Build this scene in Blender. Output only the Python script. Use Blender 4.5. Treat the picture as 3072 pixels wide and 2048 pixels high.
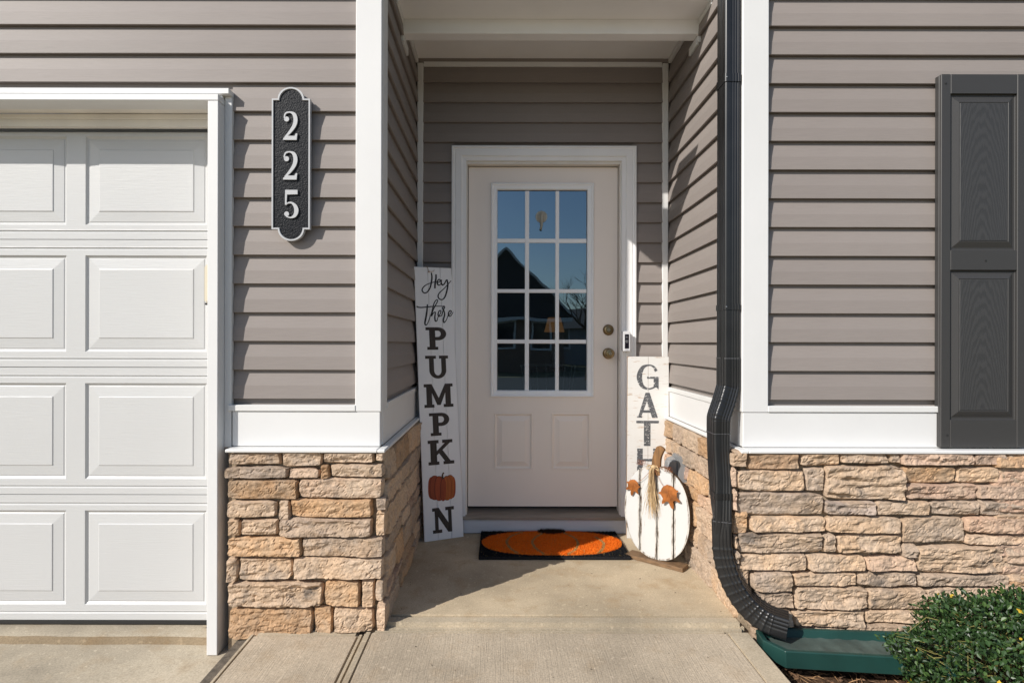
import bpy, bmesh, math, random
from mathutils import Vector, Matrix, noise
import numpy as np

random.seed(7)
for o in list(bpy.data.objects):
    bpy.data.objects.remove(o)
S = bpy.context.scene
COL = S.collection
R = math.radians

# ------------------------------------------------------------------ camera, sky, sun, exposure
CAMZ = 1.13
FPX = 1680.0            # focal length in photo pixels (3072 wide)
cam = bpy.data.cameras.new('camera')
cam.sensor_width = 36.0
cam.lens = FPX / 3072 * 36
cam.shift_x = 36 / 3072
cam.shift_y = 7 / 3072
cam.clip_end = 2000
cam.clip_start = 0.02
camo = bpy.data.objects.new('camera', cam)
COL.objects.link(camo)
camo.matrix_world = Matrix.Translation((0, 0, CAMZ)) @ Matrix.Rotation(R(-0.12), 4, 'Y') @ Matrix.Rotation(R(90), 4, 'X')
S.camera = camo

SUN_DIR = Vector((1.228, 1.0, -1.07)).normalized()      # direction the light travels
elev = math.asin(-SUN_DIR.z)
azim = math.atan2(-SUN_DIR.x, -SUN_DIR.y)
w = bpy.data.worlds.new('World')
S.world = w
w.use_nodes = True
wn = w.node_tree.nodes
sky = wn.new('ShaderNodeTexSky')
sky.sky_type = 'NISHITA'
sky.sun_disc = False
sky.sun_elevation = elev
sky.sun_rotation = azim
sky.air_density = 1.0
sky.dust_density = 0.8
sky.ozone_density = 1.5
w.node_tree.links.new(sky.outputs[0], wn['Background'].inputs[0])
wn['Background'].inputs[1].default_value = 0.118
sl = bpy.data.lights.new('sun', 'SUN')
sl.energy = 4.7
sl.angle = R(0.5)
sl.color = (1.0, 0.955, 0.89)
suno = bpy.data.objects.new('sun', sl)
COL.objects.link(suno)
suno.rotation_euler = SUN_DIR.to_track_quat('-Z', 'Y').to_euler()
suno.location = (-6, -6, 8)
S.view_settings.view_transform = 'Standard'
S.view_settings.look = 'None'
S.view_settings.gamma = 1
S.view_settings.use_curve_mapping = False
S.view_settings.exposure = 0.2

# ------------------------------------------------------------------ helpers
def P(px, py, y):
    """photo pixel at a known depth -> place"""
    return Vector(((px - 1500) * y / FPX, y, CAMZ - (py - 1031) * y / FPX))

def F(px, py, z=0.0):
    """photo pixel on a level surface -> place"""
    y = (CAMZ - z) * FPX / (py - 1031)
    return Vector(((px - 1500) * y / FPX, y, z))

def nz(x, y=0, z=0):
    return noise.noise(Vector((x, y, z)))

def fbm(x, y, z, o=4):
    v, a = 0, 1
    for i in range(o):
        v += a * noise.noise(Vector((x, y, z)))
        x *= 2.03; y *= 2.03; z *= 2.03; a *= .5
    return v

class MB:
    def __init__(s):
        s.v = []; s.f = []; s.m = []
    def add(s, verts, faces, mi=0):
        b = len(s.v)
        s.v += [tuple(p) for p in verts]
        s.f += [tuple(i + b for i in f) for f in faces]
        s.m += [mi] * len(faces)
        return s
    def box(s, x0, x1, y0, y1, z0, z1, mi=0):
        v = [(x, y, z) for z in (z0, z1) for y in (y0, y1) for x in (x0, x1)]
        return s.add(v, [(0, 2, 3, 1), (4, 5, 7, 6), (0, 1, 5, 4), (2, 6, 7, 3), (0, 4, 6, 2), (1, 3, 7, 5)], mi)
    def quad(s, a, b, c, d, mi=0):
        return s.add([a, b, c, d], [(0, 1, 2, 3)], mi)
    def prism(s, bot, top, mi=0, cap=True):
        n = len(bot)
        fs = [(i, (i + 1) % n, n + (i + 1) % n, n + i) for i in range(n)]
        if cap:
            fs += [tuple(range(n - 1, -1, -1)), tuple(range(n, 2 * n))]
        return s.add(list(bot) + list(top), fs, mi)
    def rings(s, rings, mi=0, cap0=False, cap1=False):
        n = len(rings[0]); v = []; f = []
        for r in rings: v += list(r)
        for k in range(len(rings) - 1):
            for i in range(n):
                f.append((k * n + i, k * n + (i + 1) % n, (k + 1) * n + (i + 1) % n, (k + 1) * n + i))
        if cap0: f.append(tuple(range(n - 1, -1, -1)))
        if cap1: f.append(tuple((len(rings) - 1) * n + i for i in range(n)))
        return s.add(v, f, mi)
    def tube(s, path, r, n=8, mi=0, caps=True):
        path = [Vector(p) for p in path]
        rr = r if isinstance(r, (list, tuple)) else [r] * len(path)
        up = None; rings = []
        for k, p in enumerate(path):
            t = (path[min(k + 1, len(path) - 1)] - path[max(k - 1, 0)])
            if t.length < 1e-9: t = Vector((0, 0, 1))
            t.normalize()
            if up is None:
                up = t.orthogonal().normalized()
            up = (up - t * up.dot(t)).normalized()
            b = t.cross(up)
            rings.append([p + (up * math.cos(2 * math.pi * i / n) + b * math.sin(2 * math.pi * i / n)) * rr[k] for i in range(n)])
        return s.rings(rings, mi, caps, caps)
    def lathe(s, c, axis, prof, n=24, mi=0):
        """prof: (radius, distance along the axis)"""
        c = Vector(c); axis = Vector(axis).normalized()
        u = axis.orthogonal().normalized(); b = axis.cross(u)
        rings = [[c + axis * d + (u * math.cos(2 * math.pi * i / n) + b * math.sin(2 * math.pi * i / n)) * max(r, 1e-4) for i in range(n)] for r, d in prof]
        return s.rings(rings, mi, True, True)
    def ringpanel(s, x0, x1, z0, z1, y, rings, mi=0):
        """rectangular moulding: (inset, depth) pairs; depth grows away from the viewer"""
        rr = []
        for i, d in rings:
            rr.append([(x0 + i, y + d, z0 + i), (x1 - i, y + d, z0 + i), (x1 - i, y + d, z1 - i), (x0 + i, y + d, z1 - i)])
        return s.rings(rr, mi, False, True)
    def build(s, name, mat, parent=None, bevel=0, smooth=False, label=None, seg=1):
        root = parent
        off = Vector((0, 0, 0))
        while root is not None:
            off += root.location
            root = root.parent
        me = bpy.data.meshes.new(name)
        if off.length > 0:
            ox, oy, oz = off
            vs = [(a - ox, b - oy, c - oz) for a, b, c in s.v]
        else:
            vs = s.v
        me.from_pydata(vs, [], s.f)
        mats = mat if isinstance(mat, (list, tuple)) else [mat]
        for m in mats: me.materials.append(m)
        if len(mats) > 1:
            me.polygons.foreach_set('material_index', s.m)
        bm = bmesh.new(); bm.from_mesh(me)
        bmesh.ops.recalc_face_normals(bm, faces=bm.faces)
        if bevel > 0:
            es = [e for e in bm.edges if len(e.link_faces) == 2 and e.calc_face_angle(0) > 0.5]
            bmesh.ops.bevel(bm, geom=es, offset=bevel, segments=seg, affect='EDGES', clamp_overlap=True)
        bm.to_mesh(me); bm.free()
        if smooth:
            me.polygons.foreach_set('use_smooth', [True] * len(me.polygons))
            try: me.set_sharp_from_angle(angle=R(40))
            except Exception: pass
        o = bpy.data.objects.new(name, me)
        COL.objects.link(o)
        if parent: o.parent = parent
        if label: o['label'] = label
        return o

def thing(name, label, cat, loc=(0, 0, 0), group=None):
    o = bpy.data.objects.new(name, None)
    o.empty_display_size = .1
    o.location = loc
    COL.objects.link(o)
    o['label'] = label; o['category'] = cat
    if group: o['group'] = group
    return o

def tag(o, label, cat, group=None, kind=None):
    o['label'] = label
    if cat: o['category'] = cat
    if group: o['group'] = group
    if kind: o['kind'] = kind
    return o

def struct(o, label, kind='structure'):
    o['kind'] = kind; o['label'] = label
    return o

def spline(pts, n=10):
    """Catmull-Rom through tuples"""
    pts = [np.array(p, float) for p in pts]
    out = []
    for i in range(len(pts) - 1):
        p0 = pts[i - 1] if i > 0 else 2 * pts[0] - pts[1]
        p1, p2 = pts[i], pts[i + 1]
        p3 = pts[i + 2] if i + 2 < len(pts) else 2 * pts[-1] - pts[-2]
        for k in range(n):
            t = k / n
            out.append(.5 * ((2 * p1) + (-p0 + p2) * t + (2 * p0 - 5 * p1 + 4 * p2 - p3) * t * t + (-p0 + 3 * p1 - 3 * p2 + p3) * t ** 3))
    out.append(pts[-1])
    return out

# ------------------------------------------------------------------ materials
def NT(name):
    m = bpy.data.materials.new(name)
    m.use_nodes = True
    nt = m.node_tree
    return m, nt, nt.nodes['Principled BSDF']

def N(nt, t, **kw):
    n = nt.nodes.new(t)
    for k, v in kw.items():
        if k in n.inputs.keys(): n.inputs[k].default_value = v
        else: setattr(n, k, v)
    return n

def coords(nt, scale=(1, 1, 1), rot=(0, 0, 0)):
    tc = nt.nodes.new('ShaderNodeTexCoord')
    mp = nt.nodes.new('ShaderNodeMapping')
    mp.inputs['Scale'].default_value = scale
    mp.inputs['Rotation'].default_value = rot
    nt.links.new(tc.outputs['Object'], mp.inputs[0])
    return mp.outputs[0]

def nnoise(nt, scale, vscale=(1, 1, 1), detail=4, rough=.55, rot=(0, 0, 0), dist=0):
    n = N(nt, 'ShaderNodeTexNoise', Scale=scale, Detail=detail, Roughness=rough, Distortion=dist)
    nt.links.new(coords(nt, vscale, rot), n.inputs['Vector'])
    return n.outputs['Fac']

def ramp(nt, fac, stops):
    r = nt.nodes.new('ShaderNodeValToRGB')
    e = r.color_ramp.elements
    while len(e) < len(stops): e.new(.5)
    for k, (p, c) in enumerate(stops):
        e[k].position = p
        e[k].color = (*c, 1) if not isinstance(c, (int, float)) else (c, c, c, 1)
    nt.links.new(fac, r.inputs[0])
    return r.outputs[0]

def mix(nt, fac, a, b, mode='MIX'):
    m = nt.nodes.new('ShaderNodeMix')
    m.data_type = 'RGBA'; m.blend_type = mode
    for sock, v in ((m.inputs[0], fac), (m.inputs[6], a), (m.inputs[7], b)):
        if hasattr(v, 'is_linked') or hasattr(v, 'node'): nt.links.new(v, sock)
        elif isinstance(v, (tuple, list)): sock.default_value = (*v, 1)
        else: sock.default_value = v
    return m.outputs[2]

def bump(nt, bsdf, heights):
    """heights: list of (fac socket, strength, distance)"""
    prev = None
    for h, st, d in heights:
        b = N(nt, 'ShaderNodeBump', Strength=st, Distance=d)
        nt.links.new(h, b.inputs['Height'])
        if prev: nt.links.new(prev, b.inputs['Normal'])
        prev = b.outputs[0]
    nt.links.new(prev, bsdf.inputs['Normal'])

def simple(name, col, rough=.5, metal=0, var=None, bumps=(), spec=.5):
    """var=(scale, vscale, factor low, factor high); bumps=[(scale, vscale, strength, distance)]"""
    m, nt, b = NT(name)
    b.inputs['Roughness'].default_value = rough
    b.inputs['Metallic'].default_value = metal
    b.inputs['Specular IOR Level'].default_value = spec
    if var:
        f = nnoise(nt, var[0], var[1], 5)
        c = ramp(nt, f, [(.3, tuple(x * var[2] for x in col)), (.7, tuple(x * var[3] for x in col))])
        nt.links.new(c, b.inputs['Base Color'])
    else:
        b.inputs['Base Color'].default_value = (*col, 1)
    if bumps:
        bump(nt, b, [(nnoise(nt, s, v, 4), st, d) for s, v, st, d in bumps])
    return m

def mat_siding():
    m, nt, b = NT('taupe_vinyl')
    f = nnoise(nt, 2.2, (1, 1, 1.5), 4)
    g = nnoise(nt, 10, (1.2, 1.2, 60), 3)
    c = ramp(nt, f, [(.3, (.243, .213, .196)), (.7, (.262, .231, .213))])
    c2 = mix(nt, .12, c, ramp(nt, g, [(.35, (.15, .13, .12)), (.7, (.34, .30, .275))]))
    oi = nt.nodes.new('ShaderNodeObjectInfo')
    c2 = mix(nt, 1.0, c2, ramp(nt, oi.outputs['Random'], [(0, .95), (1, 1.04)]), 'MULTIPLY')
    nt.links.new(c2, b.inputs['Base Color'])
    b.inputs['Roughness'].default_value = .55
    b.inputs['Specular IOR Level'].default_value = .22
    bump(nt, b, [(nnoise(nt, 10, (1.3, 1.3, 40), 4, .6), .3, .002)])
    return m

def mat_stone(name, base, alt, dark=.4):
    m, nt, b = NT(name)
    oi = nt.nodes.new('ShaderNodeObjectInfo')
    tc = nt.nodes.new('ShaderNodeTexCoord')
    add = nt.nodes.new('ShaderNodeVectorMath'); add.operation = 'ADD'
    sc = nt.nodes.new('ShaderNodeVectorMath'); sc.operation = 'SCALE'
    comb = nt.nodes.new('ShaderNodeCombineXYZ')
    for i in range(3): nt.links.new(oi.outputs['Random'], comb.inputs[i])
    nt.links.new(comb.outputs[0], sc.inputs[0]); sc.inputs['Scale'].default_value = 37
    nt.links.new(tc.outputs['Object'], add.inputs[0]); nt.links.new(sc.outputs[0], add.inputs[1])
    def nn(scale, detail=5, rough=.6, vs=(1, 1, 1)):
        n = N(nt, 'ShaderNodeTexNoise', Scale=scale, Detail=detail, Roughness=rough)
        mp = N(nt, 'ShaderNodeMapping'); mp.inputs['Scale'].default_value = vs
        nt.links.new(add.outputs[0], mp.inputs[0]); nt.links.new(mp.outputs[0], n.inputs['Vector'])
        return n.outputs['Fac']
    hue = ramp(nt, oi.outputs['Random'], [(0, base), (.35, tuple((a + c) / 2 for a, c in zip(base, alt))), (.6, base), (.8, alt), (1, (base[0] * .95, base[1] * .98, base[2] * 1.08))])
    patch = ramp(nt, nn(9, 4), [(.42, 0.0), (.62, 1.0)])
    c1 = mix(nt, patch, hue, alt)
    gp = ramp(nt, nn(7, 6, .65), [(.565, 0.0), (.68, dark)])
    c2 = mix(nt, gp, c1, (.16, .135, .115))
    fine = ramp(nt, nn(90, 4), [(.3, .75), (.7, 1.18)])
    c3 = mix(nt, 1.0, c2, fine, 'MULTIPLY')
    wn_ = nt.nodes.new('ShaderNodeTexWhiteNoise'); wn_.noise_dimensions = '1D'
    nt.links.new(oi.outputs['Random'], wn_.inputs['W'])
    c3 = mix(nt, 1.0, c3, ramp(nt, wn_.outputs['Value'], [(0, (.80, .82, .86)), (.5, (1.0, 1.0, 1.0)), (1, (1.13, 1.10, 1.06))]), 'MULTIPLY')
    nt.links.new(c3, b.inputs['Base Color'])
    b.inputs['Roughness'].default_value = .9
    b.inputs['Specular IOR Level'].default_value = .2
    bump(nt, b, [(nn(70, 6, .7), .55, .004), (nn(22, 5, .6, (1, 1, 2.2)), .6, .012)])
    return m

def mat_concrete(name, col, broom=None, stain=.6):
    m, nt, b = NT(name)
    f1 = nnoise(nt, 1.6, (1, 1, 1), 6, .6)
    f2 = nnoise(nt, 7, (1, 1, 1), 5, .65)
    f3 = nnoise(nt, 160, (1, 1, 1), 3, .6)
    c = ramp(nt, f1, [(.34, tuple(x * .70 for x in col)), (.64, tuple(x * 1.12 for x in col))])
    c = mix(nt, ramp(nt, f2, [(.52, 0.0), (.75, stain)]), c, (col[0] * .72, col[1] * .62, col[2] * .5))
    c = mix(nt, 1.0, c, ramp(nt, f3, [(.28, .72), (.55, 1.0), (.8, 1.12)]), 'MULTIPLY')
    spots = ramp(nt, nnoise(nt, 45, (1, 1, 1), 2, .5), [(.63, 0.0), (.70, .5)])
    c = mix(nt, spots, c, tuple(min(.6, x * 1.25) for x in col))
    nt.links.new(c, b.inputs['Base Color'])
    b.inputs['Roughness'].default_value = .92
    b.inputs['Specular IOR Level'].default_value = .2
    hs = [(f3, .35, .002), (f2, .3, .004)]
    if broom:
        hs.append((nnoise(nt, 20, broom, 3, .6), .65, .003))
    bump(nt, b, hs)
    return m

def mat_cathedral():
    """moulded oak figure of the shutter panels"""
    m, nt, b = NT('charcoal_oak_grain')
    wv = N(nt, 'ShaderNodeTexWave', wave_type='RINGS', Scale=44.0, Distortion=6.0, Detail=4.0)
    wv.inputs['Detail Scale'].default_value = 1.2
    wv.rings_direction = 'Y'
    nt.links.new(coords(nt, (1.0, 1.0, .14)), wv.inputs['Vector'])
    g = nnoise(nt, 40, (4, 4, .35), 3)
    c = ramp(nt, wv.outputs['Fac'], [(.2, (.033, .0325, .0325)), (.8, (.043, .042, .042))])
    nt.links.new(c, b.inputs['Base Color'])
    b.inputs['Roughness'].default_value = .55
    bump(nt, b, [(wv.outputs['Fac'], .22, .001), (g, .4, .001)])
    return m

def mat_worn_paint(name, paint, under, scale, vs, lo, hi, rough=.6):
    m, nt, b = NT(name)
    f = nnoise(nt, scale, vs, 6, .7)
    k = ramp(nt, f, [(lo, 1.0), (hi, 0.0)])
    g = nnoise(nt, 3, (1, 1, 1), 4)
    pc = ramp(nt, g, [(.3, tuple(x * .93 for x in paint)), (.7, paint)])
    c = mix(nt, k, pc, under)
    nt.links.new(c, b.inputs['Base Color'])
    b.inputs['Roughness'].default_value = rough
    bump(nt, b, [(f, .25, .001)])
    return m

def mat_glass():
    m, nt, b = NT('door_glass')
    nt.nodes.remove(b)
    out = nt.nodes['Material Output']
    gl = N(nt, 'ShaderNodeBsdfGlossy', Roughness=0.0)
    gl.inputs['Color'].default_value = (.66, .86, 1.0, 1)
    tr = nt.nodes.new('ShaderNodeBsdfTransparent')
    tr.inputs['Color'].default_value = (.72, .78, .76, 1)
    fr = N(nt, 'ShaderNodeFresnel', IOR=2.1)
    mxs = nt.nodes.new('ShaderNodeMixShader')
    bp = N(nt, 'ShaderNodeBump', Strength=.05, Distance=.02)
    nt.links.new(nnoise(nt, 3.2, (1, 1, 1), 1), bp.inputs['Height'])
    nt.links.new(bp.outputs[0], gl.inputs['Normal'])
    ml = nt.nodes.new('ShaderNodeMath'); ml.operation = 'MULTIPLY_ADD'
    ml.inputs[1].default_value = 1.0; ml.inputs[2].default_value = .10
    nt.links.new(fr.outputs[0], ml.inputs[0])
    nt.links.new(ml.outputs[0], mxs.inputs[0])
    nt.links.new(tr.outputs[0], mxs.inputs[1]); nt.links.new(gl.outputs[0], mxs.inputs[2])
    nt.links.new(mxs.outputs[0], out.inputs[0])
    return m

def emit(name, col, st):
    m, nt, b = NT(name)
    b.inputs['Base Color'].default_value = (.05, .03, .015, 1)
    b.inputs['Emission Color'].default_value = (*col, 1)
    b.inputs['Emission Strength'].default_value = st
    return m

WOODG = (1.2, 1.2, 45)
M = {}
M['siding'] = mat_siding()
M['white'] = simple('white_trim', (.675, .67, .66), .5, var=(2.5, (1, 1, 1), .94, 1.0), bumps=[(60, (3, 3, .4), .12, .001)])
M['vinyl'] = simple('white_vinyl', (.68, .675, .66), .45, var=(3, (1, 1, .4), .93, 1.0), bumps=[(8, (1, 1, 1), .06, .01)])
M['soffit'] = simple('cream_soffit', (.85, .84, .83), .5, var=(2.5, (1, 1, 1), .93, 1.0))
M['garage'] = simple('embossed_white_steel', (.53, .53, .525), .36, var=(2, (1, 1, 1), .96, 1.0),
                     bumps=[(9, (1.0, 1.0, 22), .26, .0024), (30, (1, 1, 6), .2, .001)])
M['door'] = simple('ivory_door_paint', (.88, .79, .71), .42, var=(2.2, (1, 1, .6), .95, 1.0), bumps=[(60, (2, 2, 2), .05, .0006)])
M['casing'] = simple('white_casing', (.86, .85, .84), .45, var=(4, (1, 1, .5), .93, 1.0))
M['jamb'] = simple('off_white_jamb', (.78, .74, .68), .5, var=(6, (1, 1, .5), .86, 1.0))
M['lite'] = simple('white_lite_frame', (.88, .88, .88), .4)
M['glass'] = mat_glass()
M['brass'] = simple('antique_brass', (.30, .22, .12), .28, 1.0, var=(40, (1, 1, 1), .7, 1.1))
M['brass2'] = simple('worn_key_face', (.42, .37, .27), .4, 1.0)
M['dark'] = simple('dark_rubber', (.015, .015, .015), .6)
M['char'] = simple('charcoal_plastic', (.038, .0365, .0355), .55, bumps=[(14, (14, 14, .8), .22, .001)])
M['charh'] = simple('charcoal_plastic_crossgrain', (.038, .0365, .0355), .55, bumps=[(14, (.8, 14, 14), .22, .001)])
M['oak'] = mat_cathedral()
M['spout'] = simple('black_enamel_aluminium', (.012, .012, .0125), .34, var=(9, (1, 1, 1), .8, 1.3), spec=.5, bumps=[(12, (1, 1, .6), .05, .004)])
M['seam'] = simple('scuffed_seam', (.07, .07, .075), .4)
M['steel'] = simple('zinc_screw', (.45, .45, .45), .35, 1.0)
M['stone_tan'] = mat_stone('tan_stone', (.50, .345, .22), (.47, .36, .265), .6)
M['stone_orange'] = mat_stone('orange_stone', (.47, .28, .145), (.46, .32, .205), .5)
M['stone_grey'] = mat_stone('grey_stone', (.43, .335, .255), (.46, .335, .23), .9)
M['stone_pink'] = mat_stone('pink_stone', (.47, .315, .225), (.49, .355, .255), .5)
M['mortar'] = simple('brown_mortar', (.30, .235, .165), .95, var=(25, (1, 1, 1), .7, 1.25), bumps=[(60, (1, 1, 1), .9, .006)], spec=.1)
M['conc'] = mat_concrete('porch_concrete', (.50, .405, .28), None, .8)
M['conc_b'] = mat_concrete('broomed_concrete', (.47, .39, .29), (10, .35, 1), .45)
M['conc_s'] = mat_concrete('trowelled_concrete', (.46, .385, .28), None, .45)
M['conc_d'] = mat_concrete('driveway_concrete', (.43, .37, .28), None, .55)
M['conc_l'] = mat_concrete('stained_concrete_lip', (.27, .205, .13), None, .9)
M['joint'] = simple('joint_filler', (.10, .082, .062), .95, var=(30, (1, 1, 1), .6, 1.6), bumps=[(80, (1, 1, 1), .8, .004)])
M['plaque'] = simple('pebbled_black_enamel', (.006, .007, .010), .42, bumps=[(170, (1, 1, 1), .8, .003)], spec=.16)
M['silver'] = simple('silver_paint', (.42, .425, .435), .55, .1, bumps=[(200, (1, 1, 1), .15, .0006)])
M['sign_white'] = simple('chalk_white_boards', (.88, .88, .88), .65, var=(5, (1, 1, .2), .93, 1.0), bumps=[(20, (6, 6, .5), .18, .001)])
M['sign_ink'] = simple('dark_brown_ink', (.035, .027, .022), .7, var=(30, (4, 4, .4), .75, 1.6))
M['script_ink'] = simple('black_ink', (.022, .022, .024), .7)
M['gath_white'] = mat_worn_paint('distressed_white_paint', (.69, .675, .645), (.46, .33, .23), 12, (1.0, 1.0, 9), .34, .42)
M['gath_ink'] = mat_worn_paint('distressed_grey_ink', (.085, .088, .095), (.69, .675, .645), 55, (1, 1, 2.5), .38, .42)
M['raw_edge'] = simple('raw_board_edge', (.34, .20, .10), .8, var=(20, (1, 1, .3), .7, 1.2))
M['pk_white'] = mat_worn_paint('brushed_white_paint', (.56, .56, .55), (.33, .27, .22), 9, (9, 9, .7), .27, .36)
M['pk_worn'] = mat_worn_paint('worn_plank_edge', (.54, .52, .48), (.085, .052, .03), 16, (5, 5, 1.0), .38, .54)
M['pk_brown'] = simple('dark_stained_wood', (.07, .042, .022), .7, var=(12, (1, 1, 6), .6, 1.4))
M['stem_wood'] = simple('stained_stem_wood', (.19, .095, .034), .55, var=(9, (8, 8, 1.2), .4, 1.5), bumps=[(20, (6, 6, 1), .3, .001)])
M['base_wood'] = simple('walnut_stained_base', (.17, .10, .05), .65, var=(14, (1.5, 1.5, 9), .6, 1.35), bumps=[(30, (2, 2, 9), .4, .001)])
M['rust'] = simple('rusty_metal_leaf', (.32, .105, .022), .5, .2, var=(28, (1, 1, 1), .55, 1.35), bumps=[(60, (1, 1, 1), .3, .001)])
M['copper'] = simple('copper_wire', (.50, .20, .10), .35, .8)
M['raffia'] = simple('straw_raffia', (.56, .40, .22), .8, var=(30, (6, 6, 1), .7, 1.2))
M['twine'] = simple('jute_twine', (.33, .19, .08), .9, var=(90, (1, 1, 1), .6, 1.3))
M['mat_black'] = simple('black_coir', (.012, .012, .013), .95, var=(200, (1, 1, 1), .5, 2.2), spec=.1)
M['mat_orange'] = simple('orange_coir', (.80, .19, .016), .9, var=(180, (1, 1, 1), .7, 1.25), spec=.15)
M['mat_tan'] = simple('tan_coir', (.42, .29, .11), .9, var=(180, (1, 1, 1), .7, 1.2), spec=.1)
M['mat_brown'] = simple('brown_coir', (.035, .017, .010), .95, var=(180, (1, 1, 1), .6, 1.7), spec=.1)
M['pump_red'] = simple('pumpkin_print_red', (.30, .050, .012), .6, var=(14, (4, 4, .7), .72, 1.25))
M['pump_orange'] = simple('pumpkin_print_orange', (.42, .105, .018), .6, var=(14, (4, 4, .7), .7, 1.2))
M['pump_line'] = simple('pumpkin_print_crease', (.10, .018, .008), .7)
M['bell_grey'] = simple('satin_nickel_plastic', (.62, .62, .63), .35)
M['bell_black'] = simple('gloss_black_plastic', (.010, .009, .014), .08)
M['lens'] = simple('camera_lens', (.05, .05, .055), .05, spec=1)
M['box_grey'] = simple('grey_outlet_plastic', (.25, .255, .26), .35, var=(6, (1, 1, 1), .9, 1.0))
M['splash'] = simple('green_plastic', (.009, .044, .037), .5, var=(7, (1, 1, 1), .8, 1.25), bumps=[(40, (1, 1, 1), .12, .001)])
M['splash_dirt'] = simple('dusty_green_plastic', (.060, .085, .075), .7, var=(10, (1, 1, 1), .65, 1.35))
M['mulch'] = simple('brown_mulch', (.085, .050, .030), .95, var=(22, (1, 1, 1), .5, 1.5), bumps=[(45, (1, 1, 1), 1, .02)], spec=.1)
M['chip'] = simple('bark_chip', (.15, .082, .045), .9, var=(12, (1, 1, 1), .5, 1.5))
M['straw'] = simple('pine_straw', (.30, .17, .08), .85, var=(12, (1, 1, 1), .5, 1.4))
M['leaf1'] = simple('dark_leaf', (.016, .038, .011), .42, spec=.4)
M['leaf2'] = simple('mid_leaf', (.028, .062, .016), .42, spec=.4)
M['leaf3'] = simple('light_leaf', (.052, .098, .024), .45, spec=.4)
M['leaf4'] = simple('yellow_leaf', (.50, .34, .03), .5)
M['twig'] = simple('olive_twig', (.22, .20, .06), .7)
M['bark'] = simple('shrub_bark', (.07, .05, .03), .9)
M['keypad'] = simple('beige_plastic', (.58, .52, .40), .5)
M['shingle'] = simple('grey_shingles', (.07, .065, .062), .9, var=(20, (1, 1, 4), .6, 1.4), bumps=[(40, (1, 1, 3), .6, .01)])
M['brick_far'] = simple('brown_gable_cladding', (.22, .15, .11), .9, var=(8, (1, 1, 6), .7, 1.2))
M['far_siding'] = simple('grey_blue_siding', (.24, .25, .26), .7)
M['far_white'] = simple('far_white_trim', (.6, .6, .58), .6)
M['far_glass'] = simple('far_window_glass', (.02, .025, .03), .08)
M['grass'] = simple('lawn_grass', (.19, .165, .085), .95, var=(1.2, (1, 1, 1), .6, 1.4), bumps=[(30, (1, 1, 1), .7, .03)])
M['asphalt'] = simple('asphalt', (.05, .05, .05), .9, var=(30, (1, 1, 1), .8, 1.3))
M['room'] = simple('room_plaster', (.20, .19, .18), .8)
M['room_floor'] = simple('room_floorboards', (.10, .065, .04), .5, var=(5, (8, 1, 1), .7, 1.2))
M['shade_lit'] = emit('lit_lampshade', (1.0, .48, .18), .08)
M['fabric'] = simple('pale_cushion', (.45, .38, .35), .9)
M['fabric2'] = simple('tan_cushion', (.40, .31, .17), .9)
M['black_wire'] = simple('black_metal', (.02, .02, .02), .4, .5)

# ------------------------------------------------------------------ key planes (metres; y is the distance from the camera)
YF = 2.335      # front siding
YB = 3.36       # back siding
XL = -.505      # left recess wall
XR = 1.015      # right recess wall
H = .1193       # siding course
SK1, SK0 = .851, .705     # skirt board top, bottom
Z0 = .881       # foot of the siding

# ------------------------------------------------------------------ setting: ground, paving
g = MB()
g.quad((-400, -400, -.24), (400, -400, -.24), (400, 2.4, -.24), (-400, 2.4, -.24))
g.quad((-400, 2.4, -.24), (400, 2.4, -.24), (400, 400, -.24), (-400, 400, -.24))
struct(g.build('ground', M['grass']), 'flat grassy ground around the house')

def slab(name, x0, x1, y0, y1, z0, z1, mat, label, edge=.012, seg=3):
    b = MB().box(x0, x1, y0, y1, z0, z1)
    return struct(b.build(name, mat, bevel=edge, seg=seg, smooth=True), label)

slab('porch_floor', XL + .005, XR - .003, 2.337, YB + .25, -.24, 0, M['conc'], 'stained concrete porch floor in front of the door', .002)
slab('porch_edge', XL + .02, XR - .02, 2.258, 2.3362, -.24, -.0006, M['conc_s'], 'smooth trowelled front edge of the porch floor', .018, 4)
# walkway: broomed field with a smooth trowelled rim
struct(MB().box(-.5070, .9074, -2.5, 2.2310, -.235, -.0205).build('walkway', M['conc_b'], bevel=.002), 'broom finished concrete walkway running up to the porch')
wr = MB()
wr.box(.9080, .999, -2.5, 2.245, -.235, -.0205)
wr.box(-.538, -.5075, -2.5, 2.245, -.235, -.0205)
wr.box(-.505, .906, 2.2315, 2.256, -.235, -.0212)
struct(wr.build('walkway_rim', M['conc_s'], bevel=.007, seg=2, smooth=True), 'smooth trowelled rim of the walkway')
struct(MB().box(-.9820, -.5700, -2.5, 2.242, -.235, -.040).build('side_walk', M['conc_b'], bevel=.002), 'narrow broomed concrete strip beside the stone pier')
sr = MB()
sr.box(-1.005, -.9825, -2.5, 2.262, -.235, -.0405)
sr.box(-.5695, -.545, -2.5, 2.262, -.235, -.0405)
sr.box(-.98, -.572, 2.2425, 2.30, -.235, -.0405)
struct(sr.build('side_walk_rim', M['conc_s'], bevel=.007, seg=2, smooth=True), 'smooth edge of the narrow concrete strip')
struct(MB().box(-1.06, .998, -2.5, 2.45, -.238, -.07).build('paving_joint', M['joint']), 'dirty joints between the concrete slabs')
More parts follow.
